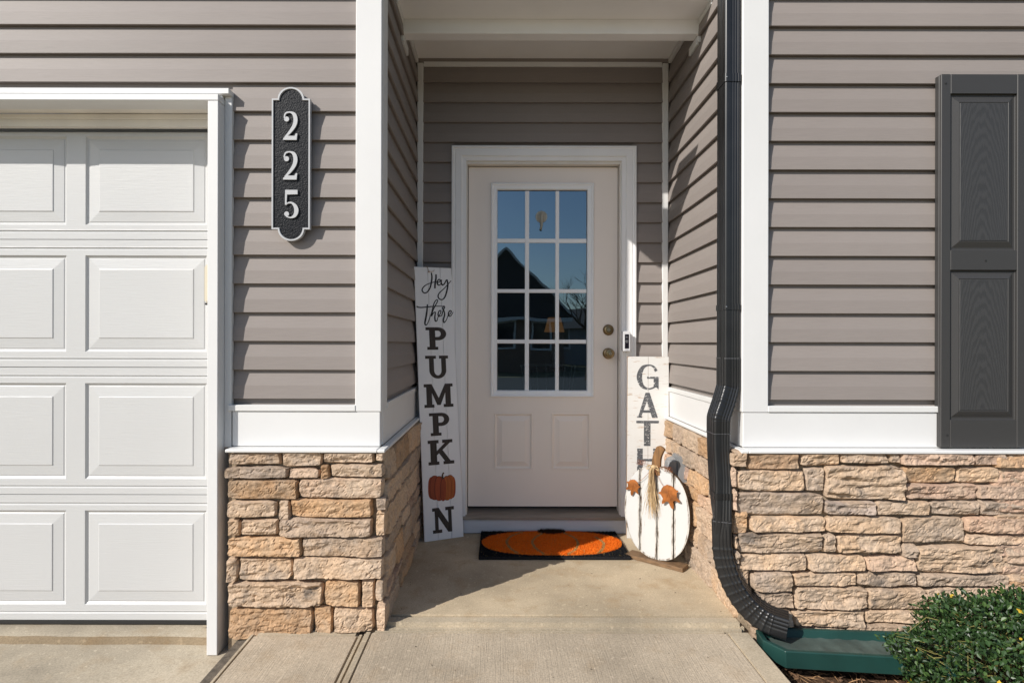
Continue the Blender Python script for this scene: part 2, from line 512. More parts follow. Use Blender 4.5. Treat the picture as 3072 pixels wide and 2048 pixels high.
# driveway with a rolled lip at the garage floor
drv = MB()
ys = [-6, -2, 0, 1.0, 1.6, 2.0, 2.2, 2.30, 2.340]
prof = [(-6.0, -.235), (-2, -.19), (0, -.165), (1.4, -.145), (2.2, -.133), (2.345, -.131), (2.352, -.124), (2.358, -.115), (2.368, -.109), (2.40, -.107), (2.62, -.105)]
xs = list(np.linspace(-3.6, -1.032, 60))
vs = []; fs = []
for (y, z) in prof:
    for x in xs:
        k = .0035 * fbm(x * 6, y * 3, 0, 3) if 2.33 < y < 2.41 else 0
        vs.append((x, y + k * 1.5, z + k * .6))
n = len(xs)
for a in range(len(prof) - 1):
    for c in range(n - 1):
        fs.append((a * n + c, a * n + c + 1, (a + 1) * n + c + 1, (a + 1) * n + c))
drv.add(vs, fs)
drv.m = [1 if 5 <= a < 8 else 0 for a in range(len(prof) - 1) for c in range(n - 1)]
struct(drv.build('driveway', [M['conc_d'], M['conc_l']], smooth=True), 'pale concrete driveway with a lip at the garage floor')
# rounded driveway edge by the joint
struct(MB().box(-1.0325, -1.018, -2.5, 2.30, -.24, -.138).build('driveway_rim', M['conc_s'], bevel=.005), 'rounded driveway edge')

# planting bed
bed = MB()
nx_, ny_ = 60, 50
vs = []; fs = []
for j in range(ny_ + 1):
    for i in range(nx_ + 1):
        x = 1.0 + i * 2.2 / nx_; y = .4 + j * 1.95 / ny_
        vs.append((x, y, -.115 + .022 * fbm(x * 7, y * 7, 3, 4)))
for j in range(ny_):
    for i in range(nx_):
        a = j * (nx_ + 1) + i
        fs.append((a, a + 1, a + nx_ + 2, a + nx_ + 1))
bed.add(vs, fs)
struct(bed.build('planting_bed', M['mulch'], smooth=True), 'brown mulch bed along the stone wall')
chips = MB()
for i in range(1900):
    x = 1.03 + random.random() ** 1.4 * 1.3; y = 1.35 + random.random() * .9
    z = -.112 + .022 * fbm(x * 7, y * 7, 3, 4)
    a = random.random() * 6.28; L = random.uniform(.006, .022); W = random.uniform(.003, .007)
    d = Vector((math.cos(a), math.sin(a), random.uniform(-.3, .5))) * L
    s_ = Vector((-math.sin(a), math.cos(a), random.uniform(-.4, .4))) * W
    c = Vector((x, y, z + .004)); t = Vector((0, 0, .003))
    mi = 0
    if random.random() < .45:
        d *= 2.2; s_ *= .25; mi = 1
    chips.add([c - d - s_, c + d - s_ * .6, c + d * .9 + s_, c - d * .8 + s_, c + t], [(0, 1, 4), (1, 2, 4), (2, 3, 4), (3, 0, 4)], mi)
struct(chips.build('mulch_chips', [M['chip'], M['straw']]), 'loose bark chips and pine straw on the mulch bed', 'stuff')

# ------------------------------------------------------------------ siding
LIP = .0195
def plank_profile():
    # (out, z) from the foot up: hooked lip, flat face, crease, bevel back
    return [(-.002, .005), (LIP - .004, 0.0), (LIP, .0018), (LIP - .0042, .056), (.0006, H + .006)]

def plank_mesh(length, axis, seed):
    """course running along local +X (axis 'x', facing -Y) or along +Y (axis 'l' facing +X, 'r' facing -X)"""
    pr = plank_profile()
    n = max(2, int(length / .12))
    rings = MB(); vs = []; fs = []
    for k in range(n + 1):
        u = length * k / n
        for i, (o, z) in enumerate(pr):
            wob = .0006 * nz(u * 1.7 + seed * 9.1, i * .05, seed) * (1 if i > 0 else .3)
            zz = z + .0011 * nz(u * 1.1 + seed * 3.3, 5.5, seed)
            oo = o + wob
            if axis == 'x': vs.append((u, -oo, zz))
            elif axis == 'l': vs.append((oo, u, zz))
            else: vs.append((-oo, u, zz))
    m = len(pr)
    for k in range(n):
        for i in range(m - 1):
            fs.append((k * m + i, (k + 1) * m + i, (k + 1) * m + i + 1, k * m + i + 1))
    for k in (0, n):
        fs.append(tuple(k * m + i for i in range(m)))
    rings.add(vs, fs)
    return rings

_pm = {}
def plank(parent, x, y, z, length, axis):
    key = (round(length, 3), axis, random.randint(0, 3))
    if key not in _pm:
        o = plank_mesh(length, axis, key[2] + length).build('siding_plank', M['siding'], None)
        _pm[key] = o.data
        o.parent = parent
    else:
        o = bpy.data.objects.new('siding_plank', _pm[key]); COL.objects.link(o); o.parent = parent
    o.location = Vector((x, y, z)) - parent.location
    return o

def zs(top):
    k = 0; out = []
    while Z0 - .012 + k * H < top:
        out.append(Z0 - .012 + k * H); k += 1
    return out
ZOFF = 2.212 - 11 * H     # foot of the lowest visible full course
COURSES = [ZOFF - 0 * H + k * H for k in range(0, 19)]

SG = 'taupe lap siding walls of the house'
# front left wall (over and beside the garage door)
wl = thing('siding_wall', 'taupe lap siding wall around the garage door, beside the black number plaque', 'wall', (-1.1, YF, 0), SG)
bk = MB()
bk.box(-1.12, XL - .03, YF + .010, YF + .036, .69, 3.1)
bk.box(-3.6, -1.12, YF + .010, YF + .036, 2.17, 3.1)
bk.build('sheathing', M['siding'], wl)
for z in COURSES:
    if z > 2.15:
        plank(wl, -3.6, YF + .009, z, 3.6 + XL - .03, 'x')
    else:
        plank(wl, -1.118, YF + .009, z, 1.118 + XL - .03, 'x')
mb = MB(); mb.box(-1.12, XL - .09, 2.305, YF - .001, SK1, .876)
mb.build('starter_channel', M['vinyl'], wl, .002)
mb = MB(); mb.box(-.597, -.489, 2.308, 2.34, SK1 - .002, 3.1); mb.box(-.508, -.4892, 2.34, 2.43, SK1 - .002, 3.1)
mb.build('corner_post', M['white'], wl, .003)
mb = MB(); mb.box(-1.105, -.4935, 2.312, 2.345, SK0, SK1 - .0005)
mb.build('skirt_board', M['white'], wl, .003)

# recess left wall
w2 = thing('siding_wall', 'taupe lap siding wall in shade on the left side of the porch recess', 'wall', (XL, 2.9, 0), SG)
MB().box(XL - .04, XL - .004, 2.36, YB + .03, .60, 3.1).build('sheathing', M['siding'], w2)
for z in COURSES:
    plank(w2, XL - .004, 2.425, z, YB - 2.425 - .016, 'l')
MB().box(XL - .003, XL + .0145, 2.346, YB - .03, SK0, SK1).build('skirt_board', M['white'], w2, .002)
MB().box(XL - .003, XL + .019, 2.431, YB - .03, SK1 + .0005, .876).build('starter_channel', M['vinyl'], w2, .002)

# recess back wall
w3 = thing('siding_wall', 'shaded taupe lap siding wall around the front door at the back of the porch', 'wall', (0, YB, 0), SG)
bk = MB()
bk.box(XL - .03, -.27, YB + .004, YB + .03, 0, 2.9)
bk.box(.79, XR + .03, YB + .004, YB + .03, 0, 2.9)
bk.box(-.27, .79, YB + .004, YB + .03, 2.29, 2.9)
bk.build('sheathing', M['siding'], w3)
for z in COURSES + [COURSES[0] - H * k for k in range(1, 8)]:
    if z > 2.83: continue
    if z > 2.27:
        plank(w3, XL + .01, YB, z, XR - XL - .02, 'x')
    else:
        plank(w3, XL + .01, YB, z, -.272 - XL - .01, 'x')
        plank(w3, .792, YB, z, XR - .792 - .01, 'x')
for xa, xb in ((XL + .008, XL + .044), (XR - .048, XR - .012)):
    MB().box(xa, xb, YB - .022, YB + .002, 0, 2.805).build('corner_post', M['vinyl'], w3, .004)
MB().box(XL + .046, XR - .05, YB - .020, YB + .002, 2.785, 2.812).build('top_channel', M['vinyl'], w3, .002)

# recess right wall
w4 = thing('siding_wall', 'sunlit taupe lap siding wall behind the black downspout, right side of the recess', 'wall', (XR, 2.9, 0), SG)
MB().box(XR + .004, XR + .04, 2.36, YB + .03, .60, 3.1).build('sheathing', M['siding'], w4)
for z in COURSES:
    plank(w4, XR + .004, 2.425, z, YB - 2.425 - .016, 'r')
MB().box(XR - .0145, XR + .003, 2.346, YB - .03, SK0, SK1).build('skirt_board', M['white'], w4, .002)
MB().box(XR - .019, XR + .003, 2.431, YB - .03, SK1 + .0005, .876).build('starter_channel', M['vinyl'], w4, .002)

# front right wall
w5 = thing('siding_wall', 'taupe lap siding wall on the right, carrying the dark grey shutter', 'wall', (1.6, YF, 0), SG)
MB().box(XR + .03, 3.1, YF + .010, YF + .036, .69, 3.1).build('sheathing', M['siding'], w5)
for z in COURSES:
    plank(w5, XR + .03, YF + .009, z, 3.1 - XR - .03, 'x')
MB().box(XR + .09, 3.1, 2.305, YF - .001, SK1, .876).build('starter_channel', M['vinyl'], w5, .002)
mb = MB(); mb.box(.9985, 1.107, 2.308, 2.34, SK1 - .002, 3.1); mb.box(.9987, 1.018, 2.34, 2.43, SK1 - .002, 3.1)
mb.build('corner_post', M['white'], w5, .003)
MB().box(1.0035, 3.1, 2.312, 2.345, SK0, SK1 - .0005).build('skirt_board', M['white'], w5, .003)

# ------------------------------------------------------------------ roofs (above the frame; they cast the porch shade)
rf = thing('garage_roof', 'garage roof eave with white soffit above the left wall', 'roof', (-1.5, 2.3, 2.85))
MB().box(-.5, .174, 2.167, 2.47, 2.85, 2.860).build('soffit', M['soffit'], rf)
MB().box(-.5, -.25, 2.345, 2.47, 2.8605, 3.098).build('fascia_infill', M['white'], rf)  # unseen block, added to stop sun leaking over the eave onto the back wall
MB().box(-.249, .174, 2.167, 2.47, 2.8605, 2.868).build('eave_return', M['shingle'], rf)
MB().box(-3.7, -.50, 2.49, 7.0, 3.101, 3.2).build('roof_slope', M['shingle'], rf)
er = thing('porch_roof', 'porch ceiling of white soffit boards with a dropped beam over the door', 'roof', (.25, 3.0, 2.8))
MB().box(XL + .001, XR - .001, 2.66, 2.835, 2.772, 2.80).build('front_soffit', M['soffit'], er)
MB().box(XL + .002, XR - .002, 2.8355, 2.905, 2.700, 2.83).build('beam', M['soffit'], er, .003)
MB().box(XL + .001, XR - .001, 2.9055, 3.39, 2.832, 2.86).build('back_soffit', M['soffit'], er)
MB().box(XL - .03, XR + .03, 2.60, 6.0, 2.93, 3.05).build('roof_deck', M['shingle'], er)
MB().box(XL + .001, XR - .001, 2.64, 2.659, 2.774, 2.93).build('fascia_infill', M['white'], er)
for (xa, xb, side) in ((XL - .002, XL + .016, 0), (XR - .016, XR + .002, 1)):
    mb = MB()
    mb.box(xa, xb, 2.661, 2.834, 2.745, 2.7715)
    mb.box(xa, xb, 2.835, 2.8505, 2.660, 2.745)
    mb.box(xa, xb, 2.851, 2.975, 2.655, 2.6985)
    mb.box(xa, xb, 2.9765, YB - .025, 2.800, 2.8315)
    mb.build('edge_trim', M['vinyl'], er, .003)
mr = thing('main_roof', 'main roof slab over the house body', 'roof', (1.5, 4, 3.1))
MB().box(XR + .045, 3.4, 2.02, 7, 3.16, 3.24).build('roof_deck', M['shingle'], mr)
MB().box(XR + .045, 3.4, 2.03, 2.33, 3.13, 3.158).build('soffit', M['soffit'], mr)

# ------------------------------------------------------------------ garage door and its trim
YG = 2.45
gd = thing('garage_door', 'white raised panel garage door with embossed wood grain', 'garage door', (-2.0, YG, -.09))
SECH = .557
top = 2.052
PW, PITCH = .532, .615
PX1 = P(475 * 1.3061, 1031, YG).x      # right edge of the right column of panels
seams = [P(0, v * 1.3061, YG).z for v in (552, 845, 1137, 1425)]
tops = [top, seams[0], seams[1], seams[2]]
RAISE = [(0, 0), (.004, .0045), (.010, .0085), (.013, .0085), (.016, .0065), (.058, .003), (.0605, .0005), (.062, 0.0)]
ncol = 4
for k in range(4):
    zt = tops[k] - .0014; zb = seams[k] + .0014
    xL, xR_ = -3.5, -1.16
    pz1 = zt - (.018 if k == 0 else .068)
    pz0 = zb + (.066)
    if k == 0: pz0 = zb + .062
    sec = MB()
    cols = [(PX1 - PITCH * c - PW, PX1 - PITCH * c) for c in range(ncol)]
    def rail(z0, z1, zg=None):
        if zg is None:
            sec.box(xL, xR_, YG, YG + .03, z0, z1)
        else:
            # moulded bead across the rail
            pr = [(0, z0), (0, zg - .007), (.0045, zg - .003), (.0045, zg + .001), (-.0005, zg + .005), (0, zg + .009), (0, z1)]
            b = [(xL, YG + d, z) for d, z in pr] + [(xL, YG + .03, z1), (xL, YG + .03, z0)]
            t = [(xR_, YG + d, z) for d, z in pr] + [(xR_, YG + .03, z1), (xR_, YG + .03, z0)]
            sec.prism(b, t)
    rail(pz1, zt, None if k == 0 else zt - .038)
    rail(zb, pz0, zb + .034)
    edges = [xR_] + [e for c in cols for e in (c[1], c[0])] + [xL]
    for a in range(0, len(edges), 2):
        sec.box(edges[a + 1], edges[a], YG, YG + .03, pz0, pz1)
    so = sec.build('door_section', M['garage'], gd)
    for (a, b) in cols:
        pn = MB().ringpanel(a, b, pz0, pz1, YG, RAISE)
        pn.build('raised_panel', M['garage'], so)
MB().box(-3.5, -1.16, YG + .004, YG + .03, -.102, seams[3] - .001).build('bottom_seal', M['dark'], gd, .003)
MB().box(-3.5, -1.16, YG + .05, YG + .06, -.1, 2.1).build('door_core', M['garage'], gd)

gt = thing('garage_door_frame', 'white trim framing the garage door opening', 'door frame', (-1.16, 2.3, -.13))
# side board, head board, flashing, stop, soffit return
MB().box(-1.183, -1.140, 2.262, YF + .03, -.13, 2.109).build('side_board', M['white'], gt, .002)
mb = MB().box(-3.6, -1.140, 2.262, YF + .02, 2.1105, 2.136)
mb.build('head_board', M['white'], gt, .002)
mb = MB(); 
mb.box(-3.6, -1.110, 2.288, YF + .001, 2.148, 2.172); mb.box(-3.6, -1.142, 2.300, YF + .001, 2.1365, 2.1475)
mb.build('head_channel', M['vinyl'], gt, .002)
mb = MB()
mb.box(-1.1395, -1.110, 2.314, YF + .001, .70, 2.1475)
mb.build('side_channel', M['vinyl'], gt, .002)
MB().box(-3.6, -1.19, 2.30, 2.40, 2.111, 2.125).build('head_jamb', M['jamb'], gt)
mb = MB().box(-3.6, -1.19, 2.402, 2.43, 2.058, 2.11); mb.box(-3.6, -1.19, 2.394, 2.401, 2.088, 2.109)
mb.build('head_stop', M['jamb'], gt, .002)
MB().box(-1.200, -1.1835, 2.36, 2.44, -.10, 2.109).build('side_jamb', M['white'], gt)
MB().box(-1.2895, -1.192, 2.431, 2.444, -.10, -.099).build('sill_strip', M['conc_s'], gt)
kp = thing('keypad', 'beige plastic keypad edge showing beside the garage side trim', 'keypad', (-1.21, 2.36, 1.30))
za, zb_ = P(0, 612 * 1.306, 2.34).z, P(0, 698 * 1.306, 2.34).z
MB().box(-1.2175, -1.1835, 2.30, 2.357, zb_, za).build('cover', M['keypad'], kp, .006, True, seg=2)
MB().box(-1.215, -1.186, 2.302, 2.352, zb_ - .009, zb_ - .0005).build('latch', M['dark'], kp, .002)

# ------------------------------------------------------------------ stone bases
def stone_obj(parent, c, wd, ht, face, t=None, mat=None, style=None, flat_=1.0):
    """one stone; c = centre on the mortar plane; face 'f' (towards -Y), 'l' (towards +X), 'r' (towards -X)"""
    seed = random.random() * 100
    t = t or random.uniform(.030, .044)
    style = style if style is not None else random.random()
    nx = max(8, int(wd / .0062)); ny = max(7, int(ht / .0062))
    st = (.0045 if style < .5 else .0125) * flat_
    fac = random.uniform(.25, .85) * flat_
    tu, tv = random.uniform(-.006, .006), random.uniform(-.006, .006)
    vs = []
    hw, hh = wd / 2, ht / 2
    cut = [random.uniform(.0, .016) for _ in range(4)]
    def pt(i, j):
        s = i / nx * 2 - 1; r = j / ny * 2 - 1
        u = s * hw; v = r * hh
        du = .006 * nz(v * 22 + seed, 3.1 if s < 0 else 8.7, seed) * abs(s) ** 3
        dv = .0055 * nz(u * 14 + seed, 1.7 if r < 0 else 6.2, seed) * abs(r) ** 3
        q = (abs(s) * abs(r)) ** 5
        ci = cut[(s > 0) + 2 * (r > 0)] * q
        u2 = u + du - math.copysign(ci, s); v2 = v + dv - math.copysign(ci * .7, r)
        ed = min(hw - abs(u), hh - abs(v))
        e = min(1, max(0, ed / (.0042 + .0045 * (nz(u * 9, v * 9, seed + 4) + 1) * .5)))
        pil = math.sqrt(max(0, 1 - (1 - e) ** 2))
        d = t * (.42 + .58 * pil)
        d += pil * (.0085 * flat_ * fbm(u * 9 + seed, v * 14, seed, 3) + tu * s + tv * r)
        # broken ledges along the bed
        q2 = fbm(u * 5 + seed, v * 34 + .6 * nz(u * 11, seed), seed + 2, 3)
        d += pil * st * (round(q2 * 3) / 3 * .7 + q2 * .4)
        d += pil * .0026 * fbm(u * 45, v * 70, seed, 3)
        # chisel facets and cracks
        fx, fy = u * 15 + seed, v * 27 + .3 * nz(u * 9, seed)
        vp = noise.voronoi(Vector((fx, fy, seed)))[1][0]
        d += pil * .0058 * fac * ((fx - vp.x) * nz(vp.x * 7.3, vp.y * 5.1, 1.7) * 1.6 + (fy - vp.y) * nz(vp.x * 3.9, vp.y * 8.3, 9.2) * 1.8)
        d += pil * .004 * fac * nz(vp.x * 4.1, vp.y * 6.7, 4.4)
        cr_ = abs(fbm(u * 16 + seed * 2, v * 22, seed + 9, 2))
        d -= pil * .0045 * max(0, 1 - cr_ / .055)
        d += pil * .0035 * abs(nz(u * 26 + seed, v * 38, seed + 3))
        return u2, v2, d
    G = [[pt(i, j) for i in range(nx + 1)] for j in range(ny + 1)]
    def W(u, v, d):
        if face == 'f': return (c[0] + u, c[1] - d, c[2] + v)
        if face == 'l': return (c[0] + d, c[1] + u, c[2] + v)
        return (c[0] - d, c[1] - u, c[2] + v)
    mb = MB()
    fs = []
    for j in range(ny + 1):
        for i in range(nx + 1):
            vs.append(W(*G[j][i]))
    I = lambda i, j: j * (nx + 1) + i
    for j in range(ny):
        for i in range(nx):
            fs.append((I(i, j), I(i + 1, j), I(i + 1, j + 1), I(i, j + 1)))
    ring = [(i, 0) for i in range(nx)] + [(nx, j) for j in range(ny)] + [(i, ny) for i in range(nx, 0, -1)] + [(0, j) for j in range(ny, 0, -1)]
    b = len(vs)
    for i, j in ring:
        u, v, d = G[j][i]
        vs.append(W(u * .99, v * .99, -.012))
    L = len(ring)
    for k in range(L):
        a0 = I(*ring[k]); a1 = I(*ring[(k + 1) % L])
        fs.append((a1, a0, b + k, b + (k + 1) % L))
    mb.add(vs, fs)
    if mat is None:
        mat = random.choices(['stone_tan', 'stone_orange', 'stone_grey', 'stone_pink'], [5, 2, 1.5, 2])[0]
    o = mb.build('stone', M[mat], parent)
    return o

YM = 2.298      # mortar plane of the front
T_, O_, G_, K_ = 'stone_tan', 'stone_orange', 'stone_grey', 'stone_pink'
sb = thing('stone_base', 'stacked tan stone pier between garage door and porch, under the white skirt board', 'stone wall', (-.8, 2.3, -.1), 'stone veneer bases of the house')
MB().box(-1.112, -.485, YM, YM + .05, -.2, .70).build('mortar_bed', M['mortar'], sb)
left = [(90, 358, 402, 437, T_, 1), (412, 352, 655, 447, G_, 0), (660, 355, 966, 425, T_, 1), (978, 358, 1030, 412, G_, 1),
        (68, 445, 445, 520, G_, 0), (452, 452, 640, 518, K_, 0), (645, 432, 698, 522, O_, 0), (702, 430, 1027, 512, T_, 0),
        (78, 522, 512, 645, O_, 0), (516, 515, 1022, 638, T_, 0),
        (80, 652, 375, 755, G_, 0), (387, 650, 460, 775, G_, 0), (465, 640, 960, 755, O_, 0), (983, 630, 1050, 708, T_, 0),
        (80, 765, 160, 870, T_, 0), (165, 765, 388, 862, G_, 1), (393, 760, 958, 872, G_, 1), (978, 712, 1042, 860, T_, 0),
        (80, 872, 528, 992, O_, 1), (533, 872, 1030, 993, T_, 0),
        (80, 1000, 148, 1140, G_, 0), (152, 998, 470, 1130, T_, 1), (478, 998, 1025, 1125, T_, 0),
        (80, 1140, 658, 1298, G_, 1), (667, 1132, 885, 1288, O_, 0), (893, 1132, 973, 1295, T_, 0), (978, 1125, 1035, 1250, T_, 0),
        (85, 1304, 598, 1488, O_, 1), (603, 1297, 720, 1472, O_, 0), (725, 1297, 968, 1450, T_, 0), (985, 1262, 1050, 1440, T_, 0)]
for (a, b, c, d, mt, ld) in left:
    p0 = P(640 + .4974 * a, 1180 + .4974 * b, 2.262); p1 = P(640 + .4974 * c, 1180 + .4974 * d, 2.262)
    tt = random.uniform(.030, .042) + (.006 if a > 970 else 0)
    stone_obj(sb, ((p0.x + p1.x) / 2, YM, (p0.z + p1.z) / 2), p1.x - p0.x, p0.z - p1.z, 'f', tt, mt, ld)
# its return along the porch
MB().box(XL + .005, XL + .017, 2.30, YB + .01, -.2, .70).build('mortar_bed', M['mortar'], sb)
def return_rows(parent, x, face, y0, y1, mats, zlow=-.02):
    z = .688
    hs = [.075, .06, .095, .07, .12, .065, .085, .13, .10, .07]
    k = 0
    while z > zlow + .02:
        h = min(random.choice(hs), z - zlow)
        if z - h - zlow < .03: h = z - zlow
        y = y0 + (random.uniform(-.0, .0))
        while y < y1 - .02:
            L = random.uniform(.15, .38)
            if y1 - (y + L) < .07: L = y1 - y
            cy = y + L / 2
            stone_obj(parent, (x, cy, z - h / 2), L - .006, h - .005 + random.uniform(-.004, .003), face, random.uniform(.024, .034), random.choice(mats), 0, .55)
            y += L
        z -= h
        k += 1
return_rows(sb, XL + .017, 'l', 2.31, YB - .01, [T_, T_, G_, K_, O_])
mb = MB()
def ledge_profile(a, b, horiz, mbx):
    pass
mb.box(-1.106, -.4935, 2.252, 2.330, .690, .7035)
mb.box(-.493, -.462, 2.252, YB - .03, .690, .7035)
mb.build('ledge', M['vinyl'], sb, .003)

sb2 = thing('stone_base', 'stacked tan stone wall low on the right, behind the downspout and shrub', 'stone wall', (1.6, 2.3, -.1), 'stone veneer bases of the house')
MB().box(.985, 3.1, YM, YM + .05, -.24, .70).build('mortar_bed', M['mortar'], sb2)
right = [(190, 200, 280, 298), (288, 207, 590, 310), (597, 210, 828, 290), (832, 207, 1118, 274), (1122, 207, 1187, 272), (1190, 207, 1618, 284), (1623, 208, 1810, 284), (1815, 204, 1990, 250),
         (228, 312, 622, 440), (632, 300, 742, 440), (748, 282, 1206, 487), (1210, 284, 1520, 390), (1527, 290, 1768, 388), (1774, 262, 2000, 390),
         (228, 445, 738, 582), (1213, 394, 1645, 487), (1650, 395, 2050, 484),
         (746, 495, 1036, 578), (1042, 491, 1360, 580), (1366, 492, 1655, 578), (1660, 492, 2000, 580),
         (205, 560, 290, 695), (300, 588, 748, 680), (752, 582, 1187, 685), (1195, 584, 1572, 742), (1577, 586, 2000, 686),
         (238, 685, 728, 803), (734, 688, 812, 800), (820, 690, 1195, 806), (1202, 748, 1292, 830), (1575, 692, 2000, 752), (1296, 756, 1796, 920),
         (1802, 757, 2100, 864), (243, 807, 632, 907), (640, 812, 986, 912), (992, 820, 1285, 910), (1788, 868, 2100, 926),
         (312, 910, 553, 1030), (558, 916, 936, 998), (941, 914, 1292, 1003), (1303, 926, 1828, 1002), (1835, 932, 2100, 994),
         (205, 700, 234, 780), (205, 786, 238, 866), (215, 872, 300, 1040), (190, 303, 224, 420), (195, 428, 226, 552),
         (310, 1035, 565, 1130), (570, 1002, 997, 1133), (1003, 1008, 1348, 1136), (1352, 1007, 1785, 1104), (1792, 1000, 2100, 1110),
         (300, 1136, 553, 1238), (558, 1137, 978, 1238), (983, 1140, 1348, 1218), (1352, 1109, 1796, 1218), (1801, 1115, 2100, 1222),
         (320, 1242, 566, 1340), (572, 1242, 870, 1345), (875, 1224, 1290, 1345), (1296, 1222, 1700, 1345), (1706, 1226, 2100, 1345)]
cyc = [T_, T_, K_, G_, T_, K_, T_, O_, T_, G_]
grey_big = {10: G_, 14: G_, 26: G_, 31: G_}
for i, (a, b, c, d) in enumerate(right):
    p0 = P(2100 + .509 * a, 1250 + .509 * b, 2.262); p1 = P(2100 + .509 * c, 1250 + .509 * d, 2.262)
    if a > 1900: continue
    stone_obj(sb2, ((p0.x + p1.x) / 2, YM, (p0.z + p1.z) / 2), p1.x - p0.x, p0.z - p1.z, 'f', random.uniform(.028, .042), grey_big.get(i, cyc[(i * 7) % 10]), 1 if (d - b) < 100 and i % 2 else random.random() * .8)
# further along, beyond the frame
z = .688
while z > -.2:
    h = random.choice([.06, .08, .1]); x = 1.99 + random.uniform(-.0, .02)
    while x < 2.95:
        L = random.uniform(.16, .34)
        stone_obj(sb2, (x + L / 2, YM, z - h / 2), L - .007, h - .006, 'f')
        x += L
    z -= h
MB().box(XR - .017, XR - .005, 2.30, YB + .01, -.2, .70).build('mortar_bed', M['mortar'], sb2)
return_rows(sb2, XR - .015, 'r', 2.31, YB - .01, [T_, T_, T_, K_, O_])
mb = MB()
mb.box(1.0035, 3.1, 2.252, 2.330, .690, .7035)
mb.box(.972, 1.003, 2.252, YB - .03, .690, .7035)
mb.build('ledge', M['vinyl'], sb2, .003)

# ------------------------------------------------------------------ front door
YD = 3.40
fd = thing('front_door', 'closed ivory front door with twelve glass panes', 'door', (.26, YD, .14))
def dx(v): return P(v * 1.3061, 1031, YD).x
def dz(v): return P(1500, v * 1.3061, YD).z
X0, X1, ZB, ZT = dx(1075.5), dx(1418), dz(1162), dz(384)
slabm = MB()
lx0, lx1, lz0, lz1 = dx(1127), dx(1363), dz(911), dz(421)
gx0, gx1, gz0, gz1 = dx(1142), dx(1347), dz(897), dz(438)
pA = (dx(1135), dx(1224), dz(1078), dz(948)); pB = (dx(1267), dx(1356), dz(1078), dz(948))
T = .045
# slab around the lite and the two panels
slabm.box(X0, lx0 + .012, YD, YD + T, pA[3], ZT)
slabm.box(lx1 - .012, X1, YD, YD + T, pA[3], ZT)
slabm.box(lx0 + .012, lx1 - .012, YD, YD + T, lz1 - .012, ZT)
slabm.box(lx0 + .012, lx1 - .012, YD, YD + T, pA[3], lz0 + .012)
slabm.box(X0, pA[0], YD, YD + T, pA[2], pA[3])
slabm.box(pA[1], pB[0], YD, YD + T, pA[2], pA[3])
slabm.box(pB[1], X1, YD, YD + T, pA[2], pA[3])
slabm.box(X0, X1, YD, YD + T, ZB, pA[2])
slabm.build('door_leaf', M['door'], fd)
DR = [(0, 0), (.003, -.0035), (.008, -.003), (.013, .0075), (.018, .0085), (.022, .0075), (.046, .0005), (.048, -.0005)]
for p in (pA, pB):
    MB().ringpanel(p[0], p[1], p[2], p[3], YD, DR).build('raised_panel', M['door'], fd)
lf = MB()
ins = [(0, .001), (0, -.011), (.006, -.015), (.012, -.012), (.016, -.007), (gx0 - lx0 - .004, -.005), (gx0 - lx0, .004), (gx0 - lx0, .02)]
rr = [[(lx0 + i, YD + d, lz0 + i), (lx1 - i, YD + d, lz0 + i), (lx1 - i, YD + d, lz1 - i), (lx0 + i, YD + d, lz1 - i)] for i, d in ins]
lf.rings(rr)
lfo = lf.build('lite_frame', M['lite'], fd)
cx_ = [(1142, 1205.5), (1215, 1275.5), (1284, 1347)]
rz_ = [(438, 547.5), (557, 663.5), (672, 779.5), (788.5, 897)]
for a in ((1205.5, 1215), (1275.5, 1284)):
    MB().box(dx(a[0]), dx(a[1]), YD + .004, YD + .021, gz0, gz1).build('muntin', M['lite'], lfo, .002)
for a in ((547.5, 557), (663.5, 672), (779.5, 788.5)):
    MB().box(gx0, gx1, YD + .0055, YD + .0205, dz(a[1]), dz(a[0])).build('muntin', M['lite'], lfo, .002)
for a, b in cx_:
    for c, d in rz_:
        xa, xb, za, zb_ = dx(a), dx(b), dz(d), dz(c)
        MB().quad((xa, YD + .0125, za), (xb, YD + .0125, za), (xb, YD + .0125, zb_), (xa, YD + .0125, zb_)).build('pane', M['glass'], fd)
# hardware
def knob(cx, cz, deadbolt, nm):
    mb = MB()
    c = Vector((cx, YD, cz))
    if deadbolt:
        mb.lathe(c, (0, -1, 0), [(.033, 0), (.033, .006), (.030, .012), (.022, .016), (.0185, .017), (.0185, .020), (.001, .0205)], 28)
    else:
        mb.lathe(c, (0, -1, 0), [(.034, 0), (.034, .005), (.029, .011), (.016, .014), (.0125, .022), (.0135, .032), (.022, .038), (.0285, .047), (.0285, .056), (.024, .064), (.014, .067), (.001, .0675)], 28)
    o = mb.build(nm, M['brass'], fd, smooth=True)
    d = .0205 if deadbolt else .0678
    MB().lathe(c + Vector((0, -d, 0)), (0, -1, 0), [(.0085, 0), (.0085, .0015), (.001, .0018)], 20).build('key_cylinder', M['brass2'], o, smooth=True)
    MB().box(cx - .0012, cx + .0012, YD - d - .0024, YD - d - .0016, cz - .005, cz + .004).build('keyhole', M['dark'], o)
knob(dx(1397), dz(757), True, 'deadbolt')
knob(dx(1397), dz(811), False, 'door_knob')

